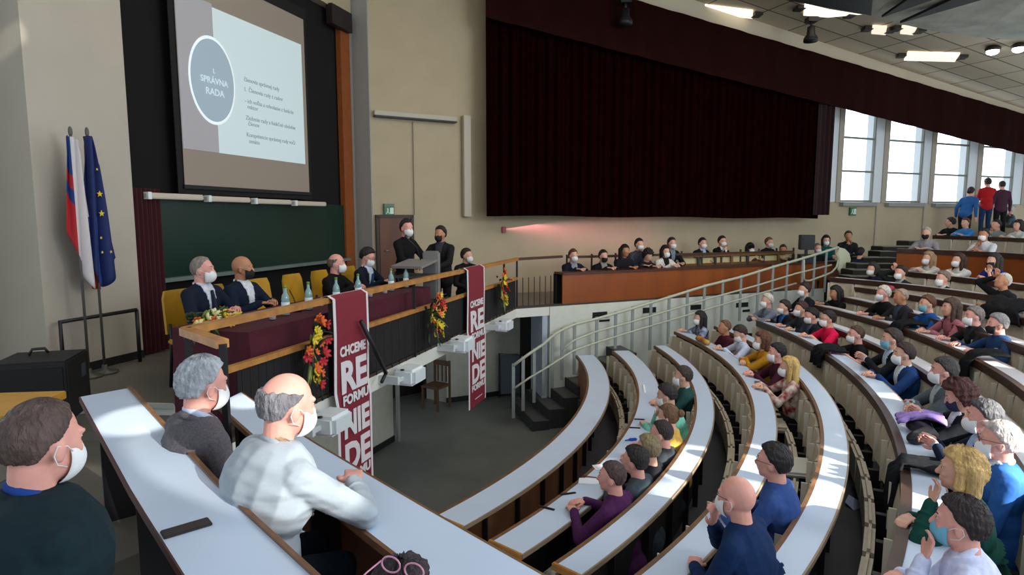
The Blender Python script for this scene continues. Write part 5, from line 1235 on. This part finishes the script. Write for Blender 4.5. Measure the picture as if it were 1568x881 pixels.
balc('man in black suit holding his hand to his mouth at the second balcony desk', 1106, 370, 1.35, top='#08090b', suit='#d8d4d0', hair=('short', '#120e0e'), pose='chin')
balc('woman in plum top under a big black hat on the balcony', 1149, 381, 1.25, top='#4a2638', hair=('bob', '#0d0a0b'), hat='#08080a')
balc('fair-haired person in dark clothes on the balcony, right of the black hat', 1178, 372, 1.35, top='#10131b', hair=('short', '#6b4a34'))
balc('person in olive jacket turned sideways on the balcony', 1199, 383, 1.15, top='#2b2d28', hair=('short', '#3a281e'), mask=None, yaw=200, sk='m')
person('woman in teal top with dark hair beside the balcony monitor', 1265, 369, ('at', 15.2), top='#0d4a48', hair=('bob', '#0f0c0c'), yaw=190, pose='crossed', floor=FL - .1)
person('small masked person in black just below the woman in teal', 1252, 381, ('at', 14.6), top='#101013', hair=('crop', '#7a6250'), yaw=180, pose='lap', floor=FL - .35)
person('man in dark coat holding his hand to his face at the top of the railing', 1299, 362, ('at', 15.4), top='#1b1d22', hair=('short', '#2b2624'), yaw=200, pose='chin', floor=FL - .05, mask=None, sk='m')
person('person in dark blue coat seen from behind at the top of the railing', 1318, 388, ('at', 14.3), top='#16233c', hair=('short', '#120e0c'), mask=None, yaw=60, pose='lap', floor=FL - .4)
# second row
person('man with cropped hair in purple hoodie, nearest in the second row', 936, 731, R(2), top='#4c1f4e', hair=('crop', '#4a3634'), mask=None, pose='desk', lean=14, hyaw=-18, sk='p')
person('dark-haired person in grey patterned shirt next to the purple hoodie', 971, 706, R(2), top='#39444c', ckind='tweed', hair=('short', '#1d1414'), mask=None, pose='chin', lean=12, sk='p', b=.92)
person('short-haired person with blond streaks in black jacket, second row', 991, 688, R(2), top='#15181d', hair=('short', '#8a7a5a'), pose='desk', lean=10, mask=None, b=.92)
person('masked man with dark hair in a grey jacket, second row behind the blond streaks', 1012, 664, R(2), top='#30353b', hair=('crop', '#2b1e20'), pose='desk', lean=10, sk='p')
person('woman with light brown hair in a bun and white-mustard top in the second row', 1022, 638, R(2), top='#c9a04a', hair=('bun', '#6a4c30'), pose='desk', lean=12, b=.88, sc=.95)
person('dark-haired man in mint green sweater bending forward in the second row', 1020, 606, R(2, .22), top='#79c4b0', hair=('short', '#241a1c'), pose='chin', lean=26, hp=-12, mask='w')
person('man in dark green sweater, farthest of the second row group', 1045, 577, R(2), top='#1d4440', hair=('short', '#3a2a24'), collar='#b9c4cc', pose='desk', lean=8)
# fourth row
person('bald man in navy sweater resting his chin on his hands in the fourth row', 1127, 763, R(4), top='#0e2a52', hair=None, pose='chin', lean=20, glasses=1, sk='p', b=1.12, hyaw=8)
person('dark-haired man in blue hooded top, right behind the bald man in navy', 1183, 708, R(4, .20), top='#34508c', hair=('short', '#1a1416'), mask=None, pose='desk', lean=10, glasses=1, b=1.08, sk='p')
person('blonde woman in red and white floral dress in the fourth row', 1207, 563, R(4), top='#8a1a24', ckind='floral', hair=('long', '#c9a562'), pose='desk', lean=8, b=.95, sc=.97)
person('man with black hair in burgundy sweater beside the blonde woman', 1189, 541, R(4), top='#3c1024', hair=('short', '#120d0e'), pose='desk', lean=6, sk='p')
person('woman with brown hair in mustard yellow sweater in the fourth row', 1166, 523, R(4), top='#a87412', hair=('bob', '#5a341c'), pose='fold', lean=8, b=.92)
person('girl in grey vest and white sleeves looking down at the fourth row desk', 1133, 511, R(4), top='#bcc3da', hair=('short', '#2a1c18'), pose='desk', lean=14, hp=-28, b=.9)
person('bald man in burgundy cardigan seated left of the girl with white sleeves', 1109, 502, R(4), top='#481424', hair=('thin', '#6a4a38'), mask=None, pose='crossed', lean=4, sk='m')
person('woman in blue and white plaid shirt at the far end of the fourth row', 1071, 488, R(4), top='#a9b4cc', ckind='plaid', hair=('long', '#1c1212'), pose='desk', lean=10, b=.92)
# sixth row
person('man with white cap-like hair in grey sweater at the far end of the sixth row', 1174, 461, R(6), top='#6d7482', hair=('short', '#c9c2b0'), pose='fold', lean=8, mask='w')
person('man in dark suit with bright blue shirt at the far end of the sixth row', 1200, 471, R(6), top='#0b0e14', suit='#2f62a8', hair=('short', '#2a201c'), pose='desk', lean=12)
person('brown-haired person in dark grey coat with white mask in the sixth row', 1226, 474, R(6), top='#2c333a', hair=('short', '#3a1c14'), pose='desk', lean=14)
person('man with very dark hair in charcoal suit left of the pink top', 1242, 484, R(6), top='#12161f', suit='#4a5568', hair=('short', '#0e0c0e'), pose='desk', lean=12, hp=-10)
person('woman with sunglasses in bright pink top in the sixth row', 1267, 489, R(6), top='#d8104a', hair=('short', '#1c1012'), pose='desk', lean=8, sleeves=False, glasses=1, b=.95)
person('man in black t-shirt with bare forearms on the desk, right of the pink top', 1310, 513, R(6), top='#0a0b0e', hair=('crop', '#4a3426'), pose='lean', lean=16, sleeves=False, extra='watch', sk='p')
person('man with light blue mask in dark suit in the sixth row', 1364, 520, R(6), top='#14181f', suit='#b9cbe0', hair=('short', '#33241e'), mask='b', pose='phone', lean=12)
person('man in navy blue blazer and white shirt with folded hands in the sixth row', 1383, 543, R(6), top='#16386c', suit='#dfe4ec', hair=('short', '#2e1c14'), pose='desk', lean=12, b=1.05)
person('man in grey quilted jacket with dark greying hair in the sixth row', 1444, 569, R(6), top='#525c64', suit='#a9b6bc', hair=('short', '#33302f'), pose='fold', lean=8, sk='p', b=1.08)
person('person with short auburn hair and navy mask in black jacket', 1468, 608, R(6), top='#10131c', suit='#d5d9de', hair=('curly', '#4a2018'), mask='n', pose='phone', lean=10, hp=-20, b=.95)
person('man with grey-black hair in dark navy suit and light blue shirt', 1504, 640, R(6), top='#101c34', suit='#a9c4e6', hair=('short', '#4a4a4e'), pose='phone', lean=8, sk='p', b=1.06)
person('white-haired man with glasses in bright blue suit jacket', 1528, 676, R(6, .30), top='#2a5ea6', suit='#c9d6e6', tie='#2a4a7c', hair=('short', '#c4b8b4'), pose='lap', lean=4, glasses=1, sk='p', b=1.12)
person('blonde woman with bobbed hair in dark green sweater, cheek on her hand', 1470, 722, R(6, .16), top='#0c443a', hair=('bob', '#d0ab6c'), mask=None, pose='cheek', lean=14, sk='l', b=.98)
person('dark-haired man in white shirt pulling down his mask in the bottom right corner', 1468, 801, R(6, .22), top='#cdd2ee', collar='#d5d9f0', hair=('short', '#2a1e1e'), mask='b', pose='cheek', lean=16, sk='p', b=1.1, extra='watch')
# seventh and eighth rows
person('man in dark suit bending down at the far end of the seventh row', 1231, 444, R(7), top='#10141d', suit='#8c97a8', hair=('short', '#241a16'), lean=18, pose='desk')
person('woman with long black hair in black with bare arms in the eighth row', 1279, 449, R(8), top='#0b0a0c', hair=('long', '#141010'), mask=None, pose='desk', lean=14, sk='m', hp=-10)
person('white-haired man in black coat, left of the pair in the eighth row', 1352, 450, R(8), top='#0d0d10', hair=('short', '#c9c4b6'), pose='desk', lean=12, sk='p')
person('grey-haired man in charcoal jacket, right of the pair in the eighth row', 1379, 455, R(8), top='#23242b', suit='#3a4454', hair=('thin', '#9a8a78'), mask=None, pose='desk', lean=6, sk='m')
person('person with light brown hair and turquoise mask in blue sweater', 1419, 466, R(8), top='#0f4f96', hair=('short', '#5a3820'), mask='b', pose='desk', lean=14)
person('woman with long brown hair in dusty pink sweater in the eighth row', 1455, 472, R(8), top='#a4616e', hair=('long', '#4a3628'), mask=None, pose='desk', lean=12, b=.92)
person('grey-haired masked man in black and silver jacket in the eighth row', 1490, 485, R(8), top='#17181c', suit='#2a2c30', hair=('short', '#7a706a'), pose='desk', lean=12, sk='p')
person('grey-haired man with black mask in steel blue sweater in the eighth row', 1526, 497, R(8), top='#1d3c66', hair=('short', '#8a8684'), mask='k', pose='lean', lean=14, sk='p', b=1.12)
# upper rows
person('dark-haired masked person in navy sweater, left one in the tenth row', 1336, 413, R(10), top='#141a33', hair=('bob', '#2a221f'), pose='desk', lean=8)
person('man in dark coat stretching one hand behind his head in the tenth row', 1379, 418, R(10), top='#1f2422', hair=('short', '#2c1c16'), suit='#8d9aa0', pose='headhand', lean=0)
person('grey-haired masked man in black suit with green tie in the tenth row', 1443, 427, R(10), top='#0c0e11', suit='#b9c2c0', tie='#1f5a50', hair=('short', '#7a6a5c'), pose='lap', lean=4)
person('man with white hair leaning far back in a black vest and white sleeves', 1535, 431, R(10), top='#17181c', hair=('crop', '#c9c0b4'), mask=None, pose='headhand', lean=-6, hp=20, sk='m')
person('woman with blonde hair in white sweater in front of the varnished panel', 1421, 396, R(12), top='#c9c4bc', hair=('long', '#9a7c58'), pose='fold', lean=8, b=.9)
person('woman with dark hair in white sweater, middle of the three before the varnished panel', 1467, 399, R(12), top='#d2cfc9', hair=('long', '#3a1e18'), pose='fold', lean=12, b=.95)
person('long-haired person in royal blue polo shirt before the varnished panel', 1521, 400, R(12), top='#142a80', hair=('long', '#241a16'), mask='k', pose='cheek', lean=10, sleeves=False)
person('person in pale grey hooded top with dark mask at the left of the thirteenth row', 1418, 358, R(13), top='#8d8a90', hair=('short', '#b9b0a4'), mask='k', pose='desk', lean=8)
person('man in white t-shirt holding both hands before his mouth in the thirteenth row', 1506, 360, R(13), top='#c9ccd2', hair=('short', '#17110f'), pose='chin', sleeves=False, lean=16, sk='m')
person('dark-haired person in black jacket at the left of the fourteenth row', 1455, 341, R(14), top='#0e1420', hair=('short', '#17100e'), mask=None, pose='desk', lean=14, hyaw=60)
person('young person with reddish hair in light blue jacket in the fourteenth row', 1478, 342, R(14), top='#3f86c4', hair=('short', '#5a2c1c'), mask=None, pose='fold', lean=10)
person('dark-haired person in grey sweater in the fourteenth row', 1525, 345, R(14), top='#8a9490', hair=('short', '#1c1412'), mask=None, pose='chin', lean=8)
person('person in white t-shirt at the right edge in the fourteenth row', 1559, 346, R(14), top='#d0d2d0', hair=('bob', '#241614'), mask=None, pose='desk', lean=8)
person('white-bearded person in black and white striped sweater in the top row', 1546, 322, R(15), top='#5a6a70', hair=('short', '#d2c6ba'), ckind='plaid', mask='w', pose='desk', lean=8)
fl_top = ZC - .62
person('person in blue denim jacket bending forward at the window sill', 1487, 294, ('at', 17.6), top='#2a5f9e', hair=('short', '#2a1614'), mask=None, stand=True, pose='down', lean=24, yaw=60, floor=fl_top)
person('standing person in red sweater seen from behind against the window', 1512, 280, ('at', 18.0), top='#b01a20', hair=('short', '#241612'), mask=None, stand=True, pose='crossed', lean=0, yaw=10, floor=fl_top, trousers='#22375c')
person('standing person in plum sweater seen from behind at the window, right of the red sweater', 1534, 284, ('at', 18.2), top='#4a2c3c', hair=('crop', '#241a18'), mask=None, stand=True, pose='down', lean=2, yaw=15, floor=fl_top)
NUM = {}; ORD = ['', 'one', 'two', 'three', 'four', 'five', 'six', 'seven', 'eight', 'nine', 'ten', 'eleven', 'twelve', 'thirteen', 'fourteen', 'fifteen', 'sixteen', 'seventeen', 'eighteen', 'nineteen', 'twenty', 'twenty-one', 'twenty-two', 'twenty-three', 'twenty-four', 'twenty-five', 'twenty-six', 'twenty-seven', 'twenty-eight', 'twenty-nine', 'thirty']
# seats, with the pad down where somebody sits
for k, a, nk, p in SEATS:
    occ = any((Vector((q.x, q.y)) - Vector((p.x, p.y))).length < .33 for q in PBASE) or (k == 4 and False)
    NUM[k] = NUM.get(k, 0) + 1; make_seat(k, a, nk, occ, ORD[NUM[k]])
# ------------------------------------------------------------------ small things on desks and floor
def desk_item(px, py, z, name, mb, mat, label, cat, rz=0, group=None):
    q = Wz(px, py, z); o = mb.build(name, mat); o.location = (q.x, q.y, z + .002); o.rotation_euler = (0, 0, rz); return tag(o, label, cat, group)
z2_, z4, z6 = ROW[2]['z'], ROW[4]['z'], ROW[6]['z']
for i, (px, py, rz, l) in enumerate(((837, 779, -.5, 'small black flap lying on the second row desk, nearest to the camera'), (870, 757, .3, 'crooked black flap on the second row desk beside the purple hoodie'), (972, 656, -.15, 'short black flap on the second row desk, left of the man in grey jacket'), (979, 643, -.15, 'short black flap on the second row desk, farthest one'))):
    m = MB(); m.box((0, 0, .003), (.14 if i < 2 else .12, .028, .006), bev=.002); m.box((0, 0, .007), (.10, .016, .003)); desk_item(px, py, z2_, 'socket_flap', m, M('flap_black', '#121214', .5), l, 'flap', rz, 'black flaps on the second row desk')
m = MB(); m.tube([(-.08, 0, .006), (.06, 0, .006)], .005, 6); m.tube([(.06, 0, .006), (.08, 0, .006)], .003, 6); desk_item(906, 732, z2_, 'pen', m, M('pen_red', '#8a1a2a', .4), 'dark red pen on the desk in front of the purple hoodie', 'pen', -.3)
m = MB(); m.box((0, 0, .012), (.09, .035, .024), bev=.008); m.tube([(-.09, -.01, .01), (-.045, 0, .01)], .006); desk_item(969, 675, z2_, 'lighter', m, M('blue_plastic', '#1c55c0', .4), 'small blue plastic object on the second row desk', 'object', .2)
for i, (px, py, rz, l) in enumerate(((922, 716, .2, 'white sheet of paper on the second row desk by the dark-haired person'), (900, 738, -.2, 'white paper sheet near the red pen on the second row desk'))):
    m = MB(); m.box((0, 0, .001), (.16, .12, .002)); m.box((.02, .01, .003), (.15, .11, .001), Rz(.1)); desk_item(px, py, z2_, 'paper_sheet', m, M('paper', '#dfe3ea', .7), l, 'paper', rz)
m = MB(); V = [(-.1, -.05, 0), (.1, -.07, .0), (.06, .08, .06), (-.06, .05, .03), (0, 0, .07)]; m.add(V + [(x, y, z + .002) for x, y, z in V], [(0, 1, 4), (1, 2, 4), (2, 3, 4), (3, 0, 4), (6, 5, 9), (7, 6, 9), (8, 7, 9), (5, 8, 9)]); desk_item(1307, 775, ROW[5]['z'] - STEP, 'crumpled_paper', m, M('paper_lilac', '#b9bde0', .7), 'crumpled lilac paper on the dark floor behind the fifth row desk', 'paper', .6)
m = MB(); m.box((0, 0, .004), (.15, .075, .008), bev=.003); desk_item(1160, 587, z4, 'tablet', m, M('tablet_grey', '#5a6068', .3), 'grey phone on the fourth row desk in front of the burgundy sweater', 'phone', 1.2)
# empty seat plate in the sun in the fourth row
q = Wz(1222, 716, ROW[4]['z'] - STEP + .45); m = MB(); m.box((0, 0, 0), (.42, .44, .05), bev=.02); o = m.build('seat_board', M('board_pale', '#c9c7be', .5)); o.location = q; o.rotation_euler = (0, 0, -.25); tag(o, 'pale folded-down seat board in the sun right of the blue hooded top', 'seat board')
# draped coats and bags
def drape(pts, r, name, mat, label, cat, flat=.5, vox=.014):
    m = MB()
    for a, b in zip(pts[:-1], pts[1:]): m.cap(a, r, b, r * .95)
    for i, p in enumerate(pts): m.ell(Vector(p) + Vector((0, 0, -.01)), (r * 1.25, r * 1.1, r * .8))
    me = remesh(m, vox, 3); o = mesh_obj(name, me, mat, None); return tag(o, label, cat)
def ledge_pt(k, px, py, dr, dz):       # near a picture column on row k
    r = ROW[k]; best = min(((abs(project((*(r['P'](i / 300)), r['z']))[0] - px) + abs(project((*(r['P'](i / 300)), r['z']))[1] - py), i / 300) for i in range(301)))
    t = best[1]; p = r['P'](t) + r['N'](t) * dr; return Vector((p.x, p.y, r['z'] + dz))
bk = cloth('#0d0f13'); gy = cloth('#3a3e46')
def coat(k, px, py, path, wid, label, col='#0d0f13', seed=1):
    """cloth lying on the desk and hanging over the ledge: path = (distance from the ledge, height) pairs"""
    r = ROW[k]; best = min(((abs(project((*(r['P'](i / 300)), r['z']))[0] - px) + abs(project((*(r['P'](i / 300)), r['z']))[1] - py), i / 300) for i in range(301)))
    t = best[1]; dt = 1 / r['len']; n = 14; V = []; pp_ = []
    for a, b in zip(path[:-1], path[1:]):
        for q in range(4): pp_.append((a[0] + (b[0] - a[0]) * q / 4, a[1] + (b[1] - a[1]) * q / 4))
    pp_.append(path[-1]); m = MB()
    for j, (d, h) in enumerate(pp_):
        f = j / (len(pp_) - 1); ww = wid * (1 - .25 * math.sin(f * 3) + .12 * math.sin(f * 9 + seed))
        for i in range(n + 1):
            u = (i / n - .5) * ww; tt = t + u * dt; p = r['P'](tt) + r['N'](tt) * (d - (.028 * math.sin(i * 1.3 + seed + f * 3) if h < 0 else 0)); V.append((p.x, p.y, r['z'] + h + (.018 * math.sin(i * 1.1 + j * .7 + seed) + .018 if h > 0 else 0)))
    m.add(V, [(j * (n + 1) + i, j * (n + 1) + i + 1, (j + 1) * (n + 1) + i + 1, (j + 1) * (n + 1) + i) for j in range(len(pp_) - 1) for i in range(n)], 0, True)
    o = m.build('coat', cloth(col)); o.modifiers.new('s', 'SOLIDIFY').thickness = .022; return tag(o, label, 'coat')
coat(6, 1388, 715, [(.42, .05), (.15, .04), (-.02, .045), (-.075, -.04), (-.09, -.30)], .30, 'black coat with grey lining hanging over the sixth row ledge beside the bag', '#14161b', 2)
coat(6, 1258, 540, [(.25, .05), (.05, .045), (-.02, .04), (-.075, -.04), (-.09, -.18)], .5, 'black coat hanging over the sixth row ledge in front of the woman in pink', seed=3)
coat(8, 1492, 548, [(.28, .06), (.05, .05), (-.02, .04), (-.075, -.04), (-.09, -.34)], .28, 'black coat hanging over the eighth row ledge below the steel blue sweater', seed=4)
coat(8, 1378, 503, [(.28, .06), (.05, .05), (-.02, .04), (-.07, -.06)], .4, 'black coat lying on the eighth row ledge left of the turquoise mask', seed=5)
coat(10, 1535, 478, [(.25, .16), (.05, .08), (-.02, .04), (-.07, -.10)], 1.0, 'black coats heaped on the tenth row ledge before the man leaning back', seed=6)
drape([ledge_pt(6, 1385, 655, .16, .05), ledge_pt(6, 1388, 668, .22, .06), ledge_pt(6, 1386, 675, .12, .05)], .06, 'handbag', M('bag_black', '#15151a', .4), 'black handbag lying on the sixth row desk under the lilac scarf', 'bag')
o = coat(6, 1378, 655, [(.36, .09), (.22, .12), (.10, .09), (.03, .05)], .22, 'lilac scarf draped over the black handbag on the sixth row', '#9a80c4', 5); o.name = 'scarf'; o['category'] = 'scarf'
drape([ledge_pt(4, 1062, 515, .08, .05), ledge_pt(4, 1075, 520, .08, .05)], .045, 'small_bag', M('bag_red', '#a02a30', .6, col2='#c9a23a', scale=6), 'small red and yellow bag on the fourth row desk beside the plaid shirt', 'bag')
drape([ledge_pt(10, 1345, 432, .1, .07), ledge_pt(10, 1358, 436, .1, .07)], .045, 'bag', M('bag_pink', '#b03a4a', .7), 'pinkish red cloth lying on the tenth row desk by the navy sweater', 'cloth')
drape([ledge_pt(2, 968, 600, .1, .0), ledge_pt(2, 964, 590, .1, .0)], .02, 'face_mask_loose', M('mask_white', '#e6e8e8', .8), 'small white crumpled tissue on the far part of the second row desk', 'tissue')
# pink rimmed glasses pushed up on the hair at the bottom edge
q = Wd(616, 864, 1.66); t = thing('glasses', q, -.45, 'pink and white rimmed glasses on top of the dark hair at the bottom edge', 'glasses')
m = MB()
for s in (-1, 1):
    m.tube([(s * .040 + .032 * math.cos(a), .0 + .006 * math.sin(a), -.012 + .020 * math.sin(a)) for a in [2 * PI * i / 16 for i in range(17)]], .0028, 6)
m.build('rim', M('rim_pink', '#c98aa4', .3), t)
for s in (-1, 1): m = MB(); m.tube([(s * .073, 0, -.008), (s * .085, -.05, -.02), (s * .088, -.10, -.03)], .0025, 6); m.build('temple_arm', M('rim_pink', '#c98aa4', .3), t)
